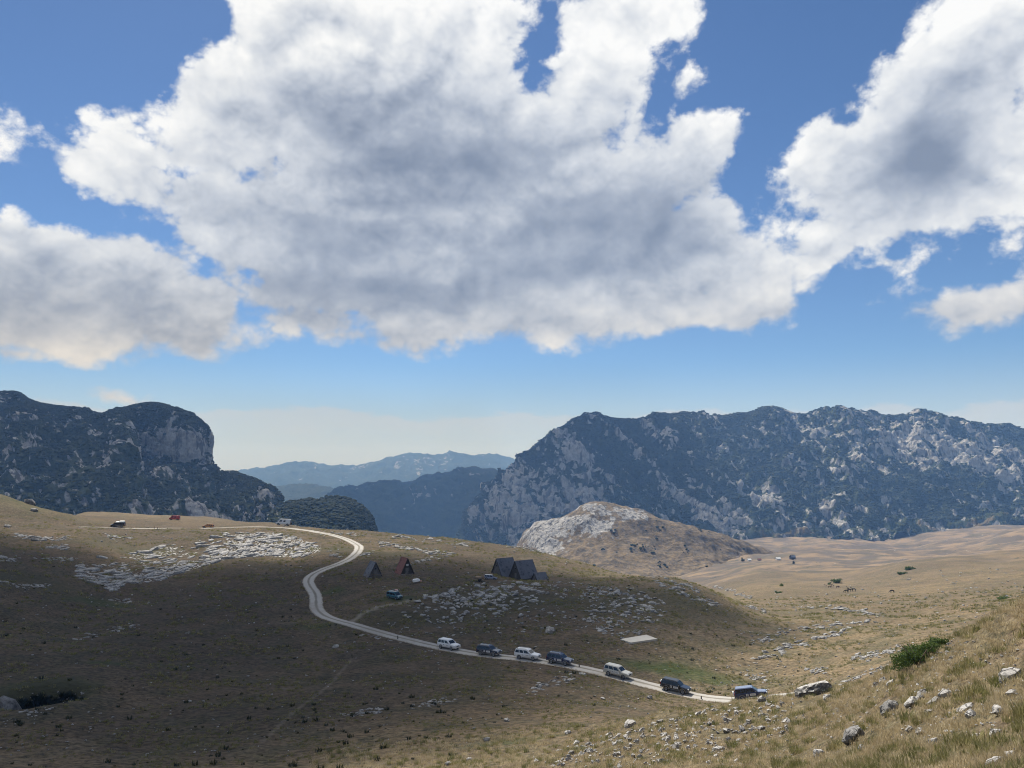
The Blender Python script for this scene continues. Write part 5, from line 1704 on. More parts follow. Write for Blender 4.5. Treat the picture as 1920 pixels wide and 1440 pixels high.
    for sx in (-1, 1):
        for sy in (-1, 1):
            x = sx * K['wb'] / 2 + (0.06 if kind == 'suv' else 0.0); y = sy * (Wd - 0.10)
            if arch:
                V, F = ring_loft(disc_rings([(R + 0.12, -0.02), (R + 0.13, 0.0), (R + 0.05, 0.02)]))
                a = mesh_obj('wheel_arch', [(v[0], v[1], max(v[2], -0.06)) for v in V], F, PLASTIC if kind != 'suv' else body_mat, root); a.location = (x, sy * (Wd - 0.004), R + 0.03)
                if sy < 0:
                    a.scale = (1, -1, 1)
                V, F = ring_loft(disc_rings([(R + 0.055, 0.0), (R + 0.05, 0.012)]))
                a = mesh_obj('wheel_well', [(v[0], v[1], v[2]) for v in V], F, PLASTIC, root); a.location = (x, sy * (Wd + (0.014 if sy > 0 else -0.026)), R + 0.03)
            V, F = ring_loft(disc_rings([(R * 0.62, -0.12), (R * 0.95, -0.12), (R, -0.08), (R, 0.08), (R * 0.95, 0.12), (R * 0.62, 0.12)]))
            wh = mesh_obj('wheel', V, F, RUBBER, root, smooth=True); wh.location = (x, y + sy * 0.03, R)
            V, F = ring_loft(disc_rings([(R * 0.66, 0.0), (R * 0.66, 0.118), (R * 0.56, 0.134), (R * 0.30, 0.11), (R * 0.12, 0.13)], 12))
            rim = mesh_obj('rim', V, F, ALLOY, wh); rim.scale = (1, sy, 1)
    for sy in (-1, 1):
        box('headlight', (xf - 0.13, sy * (Wd - 0.30), K['nose'] - 0.12), (0.20, 0.34, 0.17), LAMP, root, 0.02, (0, 0, -sy * 0.35))
        box('tail_light', (xr + 0.03, sy * (Wd - 0.16), belt - 0.12), (0.10, 0.16, 0.34), TAIL, root, 0.01)
        box('mirror', (cf - 0.30, sy * (Wd + 0.08), belt + 0.08), (0.12, 0.18, 0.16), body_mat, root, 0.02)
    box('grille', (xf - 0.025, 0, K['nose'] - 0.20), (0.08, 0.80, 0.18), PLASTIC, root, 0.01)
    box('front_bumper', (xf - 0.08, 0, zl + 0.14), (0.26, K['W'] - 0.28, 0.22), body_mat if kind == 'suv' else PLASTIC, root, 0.03)
    box('rear_bumper', (xr + 0.06, 0, zl + 0.12), (0.22, K['W'] - 0.2, 0.20), PLASTIC, root, 0.03)
    if rack:
        for sy in (-1, 1):
            box('roof_rail', ((tr + tf) / 2 - 0.1, sy * (wt_ - 0.10), H + 0.07), (tf - tr - 0.5, 0.05, 0.05), PLASTIC if rack == 'dark' else ALLOY, root, 0.01)
            for xx in (tr + 0.35, tf - 0.4):
                box('rail_foot', (xx, sy * (wt_ - 0.10), H + 0.02), (0.08, 0.05, 0.08), PLASTIC, root)
    if spare:
        V, F = ring_loft(disc_rings([(0.30, 0.0), (0.36, 0.02), (0.37, 0.16), (0.32, 0.20)]))
        sp = mesh_obj('spare_wheel', V, F, spare, root, smooth=True); sp.location = (xr - 0.02, 0.05, 0.98); sp.rotation_euler = (0, 0, math.pi / 2)
    if decal:
        for sy in (-1, 1):
            y = sy * (Wd + 0.006); z = 0.83
            d1 = box('door_sticker', (-0.52, y, z), (0.34, 0.012, 0.30), DECAL, root)
            box('emblem', (0, sy * 0.008, 0.0), (0.18, 0.008, 0.15), DECAL_INK, d1)
            d2 = box('door_sticker', (0.28, y, z - 0.01), (0.82, 0.012, 0.30), DECAL, root)
            box('print_line', (0, sy * 0.008, 0.05), (0.62, 0.008, 0.045), DECAL_INK, d2); box('print_line', (0, sy * 0.008, -0.06), (0.5, 0.008, 0.035), DECAL_INK, d2)
    if extra:
        extra(root, K, tr, tf, wt_, H)
    return root


WHITE = paint('white_paint', (0.66, 0.67, 0.68)); SILVER = paint('silver_paint', (0.46, 0.45, 0.40), 0.3); NAVY = paint('navy_paint', (0.012, 0.016, 0.038), 0.25)
BLACK = paint('black_paint', (0.008, 0.009, 0.013), 0.22); BLUE = paint('dark_blue_paint', (0.014, 0.022, 0.065), 0.25); TEAL = paint('teal_paint', (0.010, 0.10, 0.15), 0.3)
RED = paint('red_paint', (0.36, 0.035, 0.025), 0.35); ORANGE = paint('ochre_paint', (0.50, 0.20, 0.03), 0.35); CREAM = paint('pale_paint', (0.60, 0.62, 0.64), 0.35)
GREYBLUE = paint('steel_blue_paint', (0.16, 0.20, 0.30), 0.3)
LIT_HOOD = paint('sunlit_bonnet_paint', (0.10, 0.105, 0.125), 0.25)  # lighter bonnet tone that paints sunlight onto the dark cars
CONVOY = [
    (842, 1218, WHITE, dict(roof_mat=WHITE, spare=WHITE_P, decal=True), 'white off-road car with black windows, last of the convoy at its left end'),
    (924, 1228, NAVY, dict(hood_mat=LIT_HOOD, rack='dark', decal=True), 'near black off-road car with roof rails, second from the left in the convoy'),
    (994, 1235, WHITE, dict(rack='alloy', decal=True), 'white off-road car with three separate dark side windows and roof rails'),
    (1060, 1243, BLUE, dict(hood_mat=LIT_HOOD, rack='dark', decal=True), 'navy off-road car with white door stickers right of the second white car'),
    (1158, 1268, SILVER, dict(spare=PLASTIC, decal=True), 'silver beige off-road car in the middle of the convoy'),
    (1271, 1297, BLACK, dict(spare=WHITE_P, decal=True), 'glossy black off-road car with white door stickers, second in the lead'),
    (1410, 1310, BLUE, dict(roof_mat=GREYBLUE, hood_mat=GREYBLUE, spare=DECAL, decal=True), 'dark blue lead off-road car with sunlit roof painted pale, partly behind the grassy brow'),  # paler roof and bonnet paint the sunlight onto this dark body
]
for a, b_, mt, kw, lab in CONVOY:
    p, hd, k = on_road(a, b_, 108.8 if a > 1400 else None)
    vehicle('off_road_car', lab, 'car', p, hd, mt, 'suv', 'off-road cars driving in convoy on the gravel road', size=0.87 if a < 1400 else 0.92, **kw)


def teal_load(root, K, tr, tf, wt_, H):
    box('roof_tent', (0.1, 0, H + 0.22), (1.7, 1.25, 0.30), WHITE_P, root, 0.06)
    box('roof_bag', (-0.1, 0.0, H + 0.50), (1.5, 0.9, 0.24), PLASTIC, root, 0.08)
    box('roof_board', (0.75, 0.0, H + 0.60), (0.5, 1.0, 0.10), plain('pinkish_board', (0.5, 0.3, 0.25), 0.6), root, 0.03, (0, 0.35, 0))
    box('bike_rack', (-2.55, 0, 1.2), (0.12, 1.5, 0.7), PLASTIC, root, 0.03)


def camper_load(root, K, tr, tf, wt_, H):
    box('roof_box', (-0.9, 0.1, H + 0.10), (1.5, 0.9, 0.24), PLASTIC, root, 0.05)
    box('rear_carrier', (-3.15, 0, 1.05), (0.32, 1.6, 0.9), PLASTIC, root, 0.06)
    box('awning', (-0.2, 1.0, H - 0.15), (3.0, 0.14, 0.16), WHITE_P, root, 0.03)


def black_load(root, K, tr, tf, wt_, H):
    box('roof_box', (-1.4, 0, H + 0.16), (1.7, 1.3, 0.28), WHITE_P, root, 0.08)


def park(px, py, hd, mt, kind, lab, name='van', cat='van', dz=0.0, **kw):
    p = hit(px, py)
    return vehicle(name, lab, cat, p + Vector((0, 0, dz)), math.radians(hd), mt, kind, **kw)


park(740, 1122, -38, TEAL, 'van', 'teal camper van with luggage on its roof, parked below the two small huts', 'camper_van', extra=teal_load, size=0.78)
park(221, 988, 192, BLACK, 'van', 'black van with white roof box, nose down beside the upper road at left', 'van', pitch=math.radians(9), extra=black_load, roof_mat=WHITE_P)
park(327, 975, 187, RED, 'tall', 'red panel van parked on the grassy crest at left', 'van', size=0.8)
park(390, 990, 184, ORANGE, 'mpv', 'ochre yellow van beside the upper road, left of the pale camper van', 'van')
park(531, 985, 184, CREAM, 'tall', 'pale grey camper van with roof box on the crest above the limestone pavement', 'camper_van', extra=camper_load, size=1.1)
park(920, 1087, -8, GREYBLUE, 'mpv', 'steel blue car with pale roof parked beside the large shingled huts', 'parked_car', 'car', roof_mat=WHITE_P, size=0.76)

# flat trailer next to it
WOOD = plain('weathered_wood', (0.17, 0.13, 0.095), 0.85, 0.0, 0.35, 2.0)
p = hit(899, 1090)
t_ = thing('flatbed_trailer', 'small wooden flatbed trailer left of the steel blue car', 'trailer', p, (0, 0, math.radians(-10)))
box('deck', (0, 0, 0.72), (2.6, 1.5, 0.10), WOOD, t_, 0.01)
for sy in (-1, 1):
    box('side_board', (0, sy * 0.74, 0.92), (2.6, 0.05, 0.30), WOOD, t_, 0.01)
    V, F = ring_loft(disc_rings([(0.18, -0.10), (0.32, -0.10), (0.34, 0.0), (0.32, 0.10), (0.18, 0.10)], 14))
    wq = mesh_obj('wheel', V, F, RUBBER, t_, True); wq.location = (0.1, sy * 0.66, 0.34)
box('drawbar', (1.8, 0, 0.55), (1.2, 0.10, 0.10), PLASTIC, t_, 0.01)
box('load', (-0.3, 0, 0.95), (1.4, 1.1, 0.36), plain('cut_logs', (0.30, 0.22, 0.14), 0.9, 0, 0.4, 5.0), t_, 0.08)


# ------------------------------------------------------------------ huts
def mat_shingle(name, c1, c2):
    m, n, b = material(name)
    tcn = n.node('ShaderNodeTexCoord').outputs['Object']
    f = n.noise(n.v('MULTIPLY', tcn, (6.0, 1.0, 1.0)), 1.6, 5.0, 0.65)
    g = n.noise(tcn, 0.9, 4.0, 0.6)
    c = n.mix(f, c1, c2)
    c = n.mix(n.mapr(g, 0.5, 0.75), c, tuple(x * 0.5 for x in c1))
    n.put(b.inputs['Base Color'], c)
    b.inputs['Roughness'].default_value = 0.8
    bump(n, b, f, 0.5, 0.03)
    return m


SHINGLE = mat_shingle('grey_shingle', (0.085, 0.092, 0.110), (0.20, 0.21, 0.235))
SHINGLE_D = mat_shingle('dark_shingle', (0.075, 0.082, 0.105), (0.165, 0.175, 0.205))
RUST = mat_shingle('rust_red_roof', (0.15, 0.065, 0.055), (0.25, 0.115, 0.095))
DARKWOOD = mat_shingle('dark_boards', (0.030, 0.026, 0.024), (0.085, 0.075, 0.065))
GREYWOOD = mat_shingle('grey_boards', (0.08, 0.075, 0.072), (0.17, 0.16, 0.15))


def hut(label, px, py, ridge_deg, w_, l_, h_, roof_mat, wall_mat, name='a_frame_hut', wall_h=0.0, courses=14, door_side=-1, balcony=False, steps=False):
    """A-frame: the ridge runs along local x; gables at -x and +x"""
    p = hit(px, py)
    root = thing(name, label, 'hut', p - Vector((0, 0, 0.12)), (0, 0, math.radians(ridge_deg)), group='wooden A-frame huts')
    hw = w_ / 2; sl = math.hypot(hw, h_ - wall_h)
    for sy in (-1, 1):                                  # each roof slope: overlapping shingle courses
        V, F = [], []
        for k in range(courses):
            t0, t1 = k / courses, (k + 1.25) / courses
            for jx in range(6):
                x0 = -l_ / 2 - 0.25 + (l_ + 0.5) * jx / 6; x1 = x0 + (l_ + 0.5) / 6 - 0.012
                lift = 0.05 + 0.015 * random.random(); rag = random.uniform(-0.03, 0.03)
                i0 = len(V)
                for (x, t, th) in ((x0, t0, 0.03), (x1, t0, 0.03), (x1, t1, 0.03), (x0, t1, 0.03)):
                    yy = sy * hw * 1.06 * t; zz = h_ + 0.05 - (h_ - wall_h) * 1.03 * (t + (rag / sl if t == t1 else 0))
                    nx, nz = sy * (h_ - wall_h) / sl, hw / sl
                    o_ = lift if t == t1 else 0.01
                    V += [(x, yy + nx * o_, zz + nz * o_), (x, yy + nx * (o_ + th), zz + nz * (o_ + th))]
                F += [(i0, i0 + 2, i0 + 4, i0 + 6), (i0 + 1, i0 + 3, i0 + 5, i0 + 7), (i0, i0 + 2, i0 + 3, i0 + 1), (i0 + 2, i0 + 4, i0 + 5, i0 + 3), (i0 + 4, i0 + 6, i0 + 7, i0 + 5), (i0 + 6, i0, i0 + 1, i0 + 7)]
        mesh_obj('roof', V, F, roof_mat, root)
        V = [(x, sy * hw * 1.02 * t, h_ - (h_ - wall_h) * t) for x in (-l_ / 2 - 0.2, l_ / 2 + 0.2) for t in (0, 1)]
        V += [(v[0], v[1] - sy * 0.06, v[2] - 0.03) for v in V]
        mesh_obj('rafter_board', V, [(0, 1, 3, 2), (4, 5, 7, 6), (0, 1, 5, 4), (2, 3, 7, 6), (0, 2, 6, 4), (1, 3, 7, 5)], DARKWOOD, root)
        if wall_h > 0:
            box('side_wall', (0, sy * (hw - 0.12), wall_h / 2 - 0.1), (l_, 0.14, wall_h + 0.2), wall_mat, root)
    box('ridge_cap', (0, 0, h_ + 0.10), (l_ + 0.56, 0.22, 0.06), roof_mat, root, 0.02)
    for sx in (-1, 1):
        V, F = [], []
        nb = 12
        for k in range(nb):                             # upright boards with open joints
            y0 = -hw * 0.93 + 2 * hw * 0.93 * k / nb + 0.012; y1 = -hw * 0.93 + 2 * hw * 0.93 * (k + 1) / nb - 0.012
            i0 = len(V); off = random.uniform(-0.012, 0.012)
            for x in (sx * (l_ / 2 - 0.05) + off, sx * (l_ / 2) + off):
                V += [(x, y0, -0.2), (x, y1, -0.2), (x, y1, wall_h + (h_ - wall_h) * (1 - abs(y1) / hw) - 0.08), (x, y0, wall_h + (h_ - wall_h) * (1 - abs(y0) / hw) - 0.08)]
            F += [(i0, i0 + 1, i0 + 2, i0 + 3), (i0 + 4, i0 + 5, i0 + 6, i0 + 7), (i0, i0 + 1, i0 + 5, i0 + 4), (i0 + 1, i0 + 2, i0 + 6, i0 + 5), (i0 + 2, i0 + 3, i0 + 7, i0 + 6), (i0 + 3, i0, i0 + 4, i0 + 7)]
        mesh_obj('gable_wall', V, F, wall_mat, root)
        V = [(sx * (l_ / 2 + 0.24), sg * hw * 1.04 * t, h_ - (h_ - wall_h) * 1.03 * t + 0.02) for sg in (-1, 1) for t in (0, 1)]
        for sg in (-1, 1):
            a, b2 = Vector((sx * (l_ / 2 + 0.24), 0, h_ + 0.03)), Vector((sx * (l_ / 2 + 0.24), sg * hw * 1.06, wall_h - 0.05))
            d = (b2 - a)
            bo = box('barge_board', (a + b2) / 2, (0.05, 0.16, d.length), DARKWOOD, root)
            bo.rotation_euler = (-math.atan2(d.y, d.z), 0, 0) if sg > 0 else (math.atan2(-d.y, d.z) , 0, 0)
    dr = box('door', (door_side * (l_ / 2 + 0.03), -0.1, 0.85), (0.06, 0.85, 1.75), GREYWOOD, root, 0.01)
    box('handle', (door_side * 0.05, 0.3, 0), (0.05, 0.05, 0.14), PLASTIC, dr)
    if h_ > 3:
        wn = box('window', (door_side * (l_ / 2 + 0.03), 0.0, h_ * 0.60), (0.05, 0.6, 0.5), WHITE_P if balcony else GREYWOOD, root)
        box('pane', (door_side * 0.03, 0, 0), (0.02, 0.48, 0.38), GLASS if not balcony else CREAM, wn)
    box('foundation', (0, 0, -0.12), (l_ + 0.1, w_ * 0.92, 0.5), MAT_SLAB, root, 0.03)
    return root


GR = -58.0
hut('grey shingled A-frame hut, left of the two small huts beside the road', 699, 1080, 180 + 122, 3.7, 3.6, 3.8, SHINGLE, GREYWOOD, door_side=1)
hut('rust red roofed A-frame hut, right of the two small huts', 758, 1075, 180 + 122, 3.8, 3.8, 4.2, RUST, DARKWOOD, door_side=1, balcony=True)
hut('left one of the two large shingled A-frame huts, standing behind the other', 946, 1077, 37, 5.2, 5.4, 4.6, SHINGLE_D, GREYWOOD, courses=18, door_side=-1)
hut('right one of the two large shingled A-frame huts, with a dark open gable', 982, 1084, 35, 5.4, 5.6, 4.9, SHINGLE_D, DARKWOOD, courses=18, door_side=-1, wall_h=0.5)
hut('low shingled shed at the right end of the large huts', 1012, 1087, 35, 3.0, 3.4, 2.0, SHINGLE, GREYWOOD, name='a_frame_shed', courses=8, door_side=-1)

# fenced garden below the two small huts
root = thing('rail_fence', 'dark thin rail fence round the garden plot below the two small huts', 'fence', hit(735, 1092))
base = root.location.copy()
line = [(686, 1083), (690, 1098), (725, 1101), (768, 1096), (790, 1086), (760, 1083), (720, 1084), (686, 1083)]
pp = [hit(a, b_) for a, b_ in line]
for i in range(len(pp) - 1):
    n_ = max(2, int((pp[i + 1] - pp[i]).length / 2.2))
    prev = None
    for k in range(n_ + (1 if i == len(pp) - 2 else 0)):
        q = pp[i].lerp(pp[i + 1], k / n_); q.z = float(height(q.x, q.y))
        box('post', q - base + Vector((0, 0, 0.5)), (0.10, 0.10, 1.2), WOOD, root, 0.0, (random.uniform(-.06, .06), random.uniform(-.06, .06), 0))
    for k in range(n_):
        a = pp[i].lerp(pp[i + 1], k / n_); c_ = pp[i].lerp(pp[i + 1], (k + 1) / n_)
        a.z = float(height(a.x, a.y)); c_.z = float(height(c_.x, c_.y))
        for hz_ in (0.45, 0.9):
            d = c_ - a
            rl = box('rail', (a + c_) / 2 - base + Vector((0, 0, hz_)), (d.length, 0.06, 0.09), WOOD, root)
            rl.rotation_euler = d.to_track_quat('X', 'Z').to_euler()
# bundle by the fence, board on the grass, concrete slab
p = hit(781, 1093)
root = thing('tarpaulin_stack', 'small stack under a white sheet at the right corner of the garden fence', 'stack', p, (0, 0, 0.4))
box('crate', (0, 0, 0.35), (1.5, 0.9, 0.7), WOOD, root, 0.03)
V, F = ring_loft([[(-0.95, y, z) for y, z in ((-0.6, 0.25), (-0.5, 0.85), (0.0, 1.0), (0.5, 0.85), (0.6, 0.3))], [(0.2, y, z) for y, z in ((-0.6, 0.4), (-0.5, 0.95), (0.0, 1.12), (0.5, 0.9), (0.6, 0.45))], [(0.75, y, z) for y, z in ((-0.55, 0.5), (-0.4, 0.85), (0.0, 0.95), (0.4, 0.85), (0.55, 0.5))]])
mesh_obj('sheet', V, F, WHITE_P, root)
box('box', (1.1, 0.1, 0.3), (0.5, 0.6, 0.6), plain('pinkish_box', (0.42, 0.25, 0.2), 0.7), root, 0.03)
p = hit(798, 1116)
o = box('white_board', p + Vector((0, 0, 0.05)), (1.1, 0.7, 0.06), WHITE_P, None, 0.01, align(normal_at(p.x, p.y), 0.2))
tag(o, 'white board lying on the grass right of the teal camper van', 'board')
cc = [hit(a, b_) for a, b_ in ((1163, 1200), (1212, 1193), (1232.6, 1201), (1183, 1208))]
zt_ = max(c.z for c in cc) + 0.18
ctr = sum(cc, Vector()) / 4
V = [(c.x - ctr.x, c.y - ctr.y, zt_ - ctr.z) for c in cc] + [(c.x - ctr.x, c.y - ctr.y, -0.9) for c in cc]
o = mesh_obj('concrete_slab', V, [(0, 1, 2, 3), (4, 5, 6, 7), (0, 1, 5, 4), (1, 2, 6, 5), (2, 3, 7, 6), (3, 0, 4, 7)], plain('pale_concrete', (0.50, 0.47, 0.41), 0.9, 0.0, 0.15, 0.8), None, bevel=0.03)
o.location = ctr
tag(o, 'flat pale concrete slab set in the grass above the convoy', 'concrete slab')

# marker posts beside the road
for (a, b_, hgt, lab) in [(1041, 1241, 1.0, 'dark wooden post at the roadside in front of the second white car'), (1086, 1252, 0.5, 'short post stump at the roadside right of the navy car'), (1166, 1276, 0.7, 'dark post at the roadside below the silver beige car'), (1246, 1296, 0.8, 'dark post at the roadside behind the glossy black car'), (1315, 1312, 0.5, 'short post at the roadside between the black and the lead car'),
                          (746, 1199, 0.7, 'dark post at the roadside left of the convoy'), (557, 989, 1.3, 'dark post on the crest right of the pale camper van'), (289, 993, 1.2, 'left one of two dark posts by the upper road'), (295, 993, 1.0, 'right one of two dark posts by the upper road')]:
    p = hit(a, b_)
    root = thing('marker_post', lab, 'post', p, (random.uniform(-.06, .06), random.uniform(-.06, .06), random.random()), 'marker posts along the road')
    V, F = ring_loft([[(0.09 * math.cos(q) * k, 0.09 * math.sin(q) * k, z) for q in np.linspace(0, 2 * math.pi, 7)[:-1]] for k, z in ((1.15, -0.2), (1.0, 0.1), (0.92, hgt * 0.9), (0.5, hgt))])
    mesh_obj('post', V, F, DARKWOOD, root)
    st_ = link('footing_stone', ROCKS_S[2], root); st_.scale = (0.4, 0.4, 0.4); st_.location = (0.12, -0.1, -0.02)

# ------------------------------------------------------------------ bushes
def leaf_cloud(name, mat, n, rad, leaf, seed, parent, flat=1.0):
    r = np.random.default_rng(seed)
    lobes = [(r.normal(size=3) * np.array(rad) * 0.42, r.uniform(0.35, 0.6)) for _ in range(9)]
    V, F = [], []
    for i in range(n):
        c, k = lobes[int(r.integers(len(lobes)))]
        d = r.normal(size=3); d /= np.linalg.norm(d)
        p = c + d * np.array(rad) * k * r.uniform(0.6, 1.0) ** 0.5
        p[2] = abs(p[2] + rad[2] * 0.55) * flat
        u = r.normal(size=3); u /= np.linalg.norm(u); v = np.cross(u, d); v /= np.linalg.norm(v) + 1e-6
        s = leaf * r.uniform(0.5, 1.4); j = len(V)
        V += [p - u * s * 0.35, p + v * s * 0.4, p + u * s * 0.9 + d * s * 0.3, p - v * s * 0.4]; F.append((j, j + 1, j + 2, j + 3))
    me = bpy.data.meshes.new(name); me.from_pydata([tuple(v) for v in V], [], F)
    return link(name, me, parent, mat)


MAT_JUN = mat_blade('juniper_green', [(0.0, (0.035, 0.058, 0.014)), (0.5, (0.075, 0.115, 0.028)), (1.0, (0.13, 0.17, 0.05))])
for i, (a, b_, wpx, hpx, lab) in enumerate([(1722, 1250, 100, 40, 'dense green juniper bush on the brow of the near slope'), (1570, 1093, 17, 8, 'low green juniper above the grazing horses, right one'), (1556, 1096, 9, 4, 'flat green juniper above the grazing horses, left one'),
                                            (1465, 1099, 9, 5, 'dark low juniper in the valley left of the horses'), (1706, 1068, 18, 7, 'green juniper on the outline of the right hand knoll'), (1690, 1077, 14, 5, 'small juniper just below the knoll outline juniper'), (1880, 1123, 20, 6, 'low juniper near the right edge beyond the brow'), (1460, 1112, 12, 4, 'flat juniper on the grass below the valley track')]):
    p = hit(a, b_)
    root = thing('juniper_bush', lab, 'bush', p, (0, 0, random.uniform(-0.3, 0.3)), 'junipers on the grass')
    w_ = px_size(p, wpx); h_ = px_size(p, hpx)
    if i == 0:
        root.rotation_euler = (0, 0, 0)
        for k, (qa, qb, qr) in enumerate([(1698, 1256, 0.50), (1712, 1250, 0.62), (1728, 1246, 0.66), (1722, 1238, 0.62), (1742, 1236, 0.62), (1752, 1226, 0.55), (1760, 1218, 0.42), (1706, 1244, 0.50), (1735, 1226, 0.45)]):
            q = hit(qa, qb)
            if (q - p).length > 6:
                q = p + Vector((0.3, 0.5, 0))
            leaf_cloud('foliage', MAT_JUN, 1300, (qr * 1.25, qr * 1.1, qr * 0.62), 0.075, 160 + k, root).location = q - p
    else:
        leaf_cloud('foliage', MAT_JUN, 500, (w_ * 0.46, w_ * 0.42, h_ * 0.5), w_ * 0.10, 60 + i, root)
    for k in range(4):
        V, F = ring_loft([[(0.05 * math.cos(q) * s_ + dx_, 0.05 * math.sin(q) * s_ + dy_, z) for q in np.linspace(0, 6.283, 6)[:-1]] for s_, dx_, dy_, z in ((1.2, 0, 0, -0.1), (0.8, math.cos(k * 1.6) * w_ * 0.1, math.sin(k * 1.6) * w_ * 0.1, h_ * 0.4), (0.4, math.cos(k * 1.6) * w_ * 0.25, math.sin(k * 1.6) * w_ * 0.25, h_ * 0.8))])
        mesh_obj('stem', V, F, WOOD, root)

# ------------------------------------------------------------------ horses and cattle in the valley
def animal_mesh(name, grazing, mat):
    J = {'rump': ((-0.75, 0, 1.28), 0.24), 'back': ((-0.1, 0, 1.24), 0.28), 'chest': ((0.6, 0, 1.22), 0.27), 'wither': ((0.72, 0, 1.34), 0.20)}
    if grazing:
        J.update({'neck': ((1.15, 0, 1.05), 0.13), 'poll': ((1.45, 0, 0.62), 0.10), 'muzzle': ((1.62, 0, 0.18), 0.065)})
    else:
        J.update({'neck': ((1.05, 0, 1.68), 0.14), 'poll': ((1.28, 0, 2.0), 0.11), 'muzzle': ((1.72, 0, 1.72), 0.07)})
    E = [('rump', 'back'), ('back', 'chest'), ('chest', 'wither'), ('wither', 'neck'), ('neck', 'poll'), ('poll', 'muzzle')]
    for s, y in (('l', 0.17), ('r', -0.17)):
        J['sh' + s] = ((0.62, y, 0.95), 0.12); J['fk' + s] = ((0.64, y, 0.50), 0.06); J['ff' + s] = ((0.62, y, 0.04), 0.055)
        J['hip' + s] = ((-0.72, y, 1.02), 0.16); J['stf' + s] = ((-0.60, y, 0.78), 0.10); J['hock' + s] = ((-0.86, y, 0.48), 0.06); J['hf' + s] = ((-0.80, y, 0.04), 0.055)
        J['ear' + s] = (tuple(np.array(J['poll'][0]) + np.array([-0.02, y * 0.45, 0.16])), 0.025)
        E += [('chest', 'sh' + s), ('sh' + s, 'fk' + s), ('fk' + s, 'ff' + s), ('rump', 'hip' + s), ('hip' + s, 'stf' + s), ('stf' + s, 'hock' + s), ('hock' + s, 'hf' + s), ('poll', 'ear' + s)]
    J['tail'] = ((-1.02, 0, 1.22), 0.05); J['tip'] = ((-1.10, 0, 0.55), 0.05); E += [('rump', 'tail'), ('tail', 'tip')]
    ks = list(J); ix = {k: i for i, k in enumerate(ks)}
    me = bpy.data.meshes.new(name); me.from_pydata([J[k][0] for k in ks], [(ix[a], ix[b_]) for a, b_ in E], [])
    o = bpy.data.objects.new(name, me); COL.objects.link(o)
    sk = o.modifiers.new('skin', 'SKIN'); o.modifiers.new('sub', 'SUBSURF').levels = 1
    for k, v in zip(ks, me.skin_vertices[0].data):
        v.radius = (J[k][1], J[k][1]); v.use_root = (k == 'back')
    dg = bpy.context.evaluated_depsgraph_get()
    out = bpy.data.meshes.new_from_object(o.evaluated_get(dg))
    bpy.data.objects.remove(o); out.name = name
    out.materials.clear(); out.materials.append(mat)
    for q in out.polygons:
        q.use_smooth = True
    return out


BROWN_H = plain('brown_coat', (0.075, 0.035, 0.018), 0.7); BLACK_H = plain('black_coat', (0.012, 0.011, 0.011), 0.65)
hb = [animal_mesh('horse', g, m) for m in (BROWN_H, BLACK_H) for g in (False, True)]
for (a, b_, m, hd, k, lab) in [(1548, 1099.5, 0, 160, 0.75, 'small dark brown foal, leftmost of the horses'), (1556, 1102.5, 1, 10, 1.0, 'brown horse grazing below the foal, second from the left'), (1561, 1100, 0, 150, 0.95, 'reddish brown horse highest of the left hand group'), (1571, 1103, 1, 15, 1.05, 'brown horse at the right of the left hand group'),
                               (1590, 1106, 2, 100, 0.9, 'black horse standing end on above the two darkest ones'), (1587, 1111.5, 3, 190, 1.1, 'black horse lowest of the right hand group'), (1593, 1109.5, 3, 5, 1.1, 'black horse in the middle of the right hand group'), (1601, 1109, 2, 175, 1.15, 'black horse at the right of the right hand group'), (1673, 1112, 3, 185, 1.1, 'lone black horse grazing on the sunlit slope at the right')]:
    p = hit(a, b_)
    o = link('horse', hb[m])
    tag(o, lab, 'horse', 'horses grazing in the valley')
    o.location = p - Vector((0, 0, 0.03)); o.rotation_euler = (0, 0, math.radians(hd)); kk = k * 0.82
    o.scale = (kk, kk, kk)

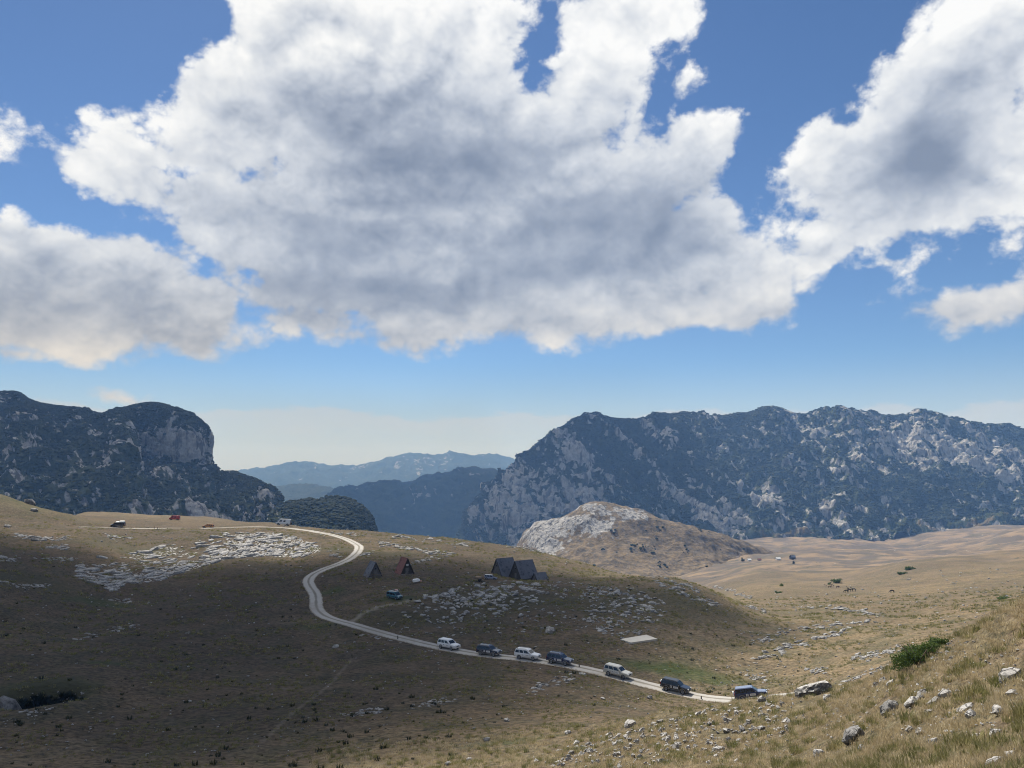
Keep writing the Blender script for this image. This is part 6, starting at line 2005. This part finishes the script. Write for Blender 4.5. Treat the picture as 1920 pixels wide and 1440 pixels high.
# ------------------------------------------------------------------ far hamlet on the plain
def cabin(label, px, py, w_, l_, h_, wall, roofm, yaw):
    p = hit(px, py)
    root = thing('far_cabin', label, 'cabin', p, (0, 0, yaw), 'far cabins on the plain')
    box('wall', (0, 0, h_ * 0.28), (l_, w_, h_ * 0.6), wall, root)
    for sy in (-1, 1):
        V = [(-l_ / 2 - 0.3, 0, h_), (l_ / 2 + 0.3, 0, h_), (l_ / 2 + 0.3, sy * w_ * 0.6, h_ * 0.48), (-l_ / 2 - 0.3, sy * w_ * 0.6, h_ * 0.48)]
        V += [(v[0], v[1], v[2] + 0.15) for v in V]
        mesh_obj('roof', V, [(0, 1, 2, 3), (4, 5, 6, 7), (0, 1, 5, 4), (1, 2, 6, 5), (2, 3, 7, 6), (3, 0, 4, 7)], roofm, root)
    for sx in (-1, 1):
        V = [(sx * l_ / 2, -w_ / 2, h_ * 0.55), (sx * l_ / 2, w_ / 2, h_ * 0.55), (sx * l_ / 2, 0, h_ * 0.98)]
        V += [(v[0] - sx * 0.1, v[1], v[2]) for v in V]
        mesh_obj('gable', V, [(0, 1, 2), (3, 4, 5), (0, 1, 4, 3), (1, 2, 5, 4), (2, 0, 3, 5)], wall, root)
    box('door', (0.2, -w_ / 2 - 0.04, h_ * 0.2), (0.9, 0.06, h_ * 0.38), DARKWOOD, root)
    return root


cabin('far cabin with a dark steep roof on the plain', 1486, 1048, 5, 6.5, 5.5, DARKWOOD, SHINGLE_D, 0.4)
cabin('far white cabin on the plain, left of the dark roofed one', 1459, 1050, 4, 6, 3.6, WHITE_P, WHITE_P, 0.2)
cabin('tiny white cabin on the plain beside the dark tree', 1405, 1052, 3.5, 4.5, 3.2, WHITE_P, WHITE_P, 0.1)
cabin('small brown cabin between the white cabins on the plain', 1424, 1051, 3, 4.5, 2.8, WOOD, RUST, 0.1)
for i, (a, b_, wpx, hpx, lab) in enumerate([(1392, 1053, 7, 7, 'dark rounded tree at the left end of the far cabins'), (1488, 1058, 6, 6, 'dark lone tree below the dark roofed far cabin')]):
    p = hit(a, b_)
    root = thing('far_tree', lab, 'tree', p, group='trees by the far cabins')
    w_ = px_size(p, wpx); h_ = px_size(p, hpx)
    leaf_cloud('crown', MAT_PINE, 900, (w_ * 0.5, w_ * 0.5, h_ * 0.5), w_ * 0.09, 90 + i, root).location = (0, 0, h_ * 0.12)
    V, F = ring_loft([[(0.25 * math.cos(q) * k, 0.25 * math.sin(q) * k, z) for q in np.linspace(0, 6.283, 7)[:-1]] for k, z in ((1.3, -0.3), (1.0, h_ * 0.3), (0.4, h_ * 0.7))])
    mesh_obj('trunk', V, F, WOOD, root)
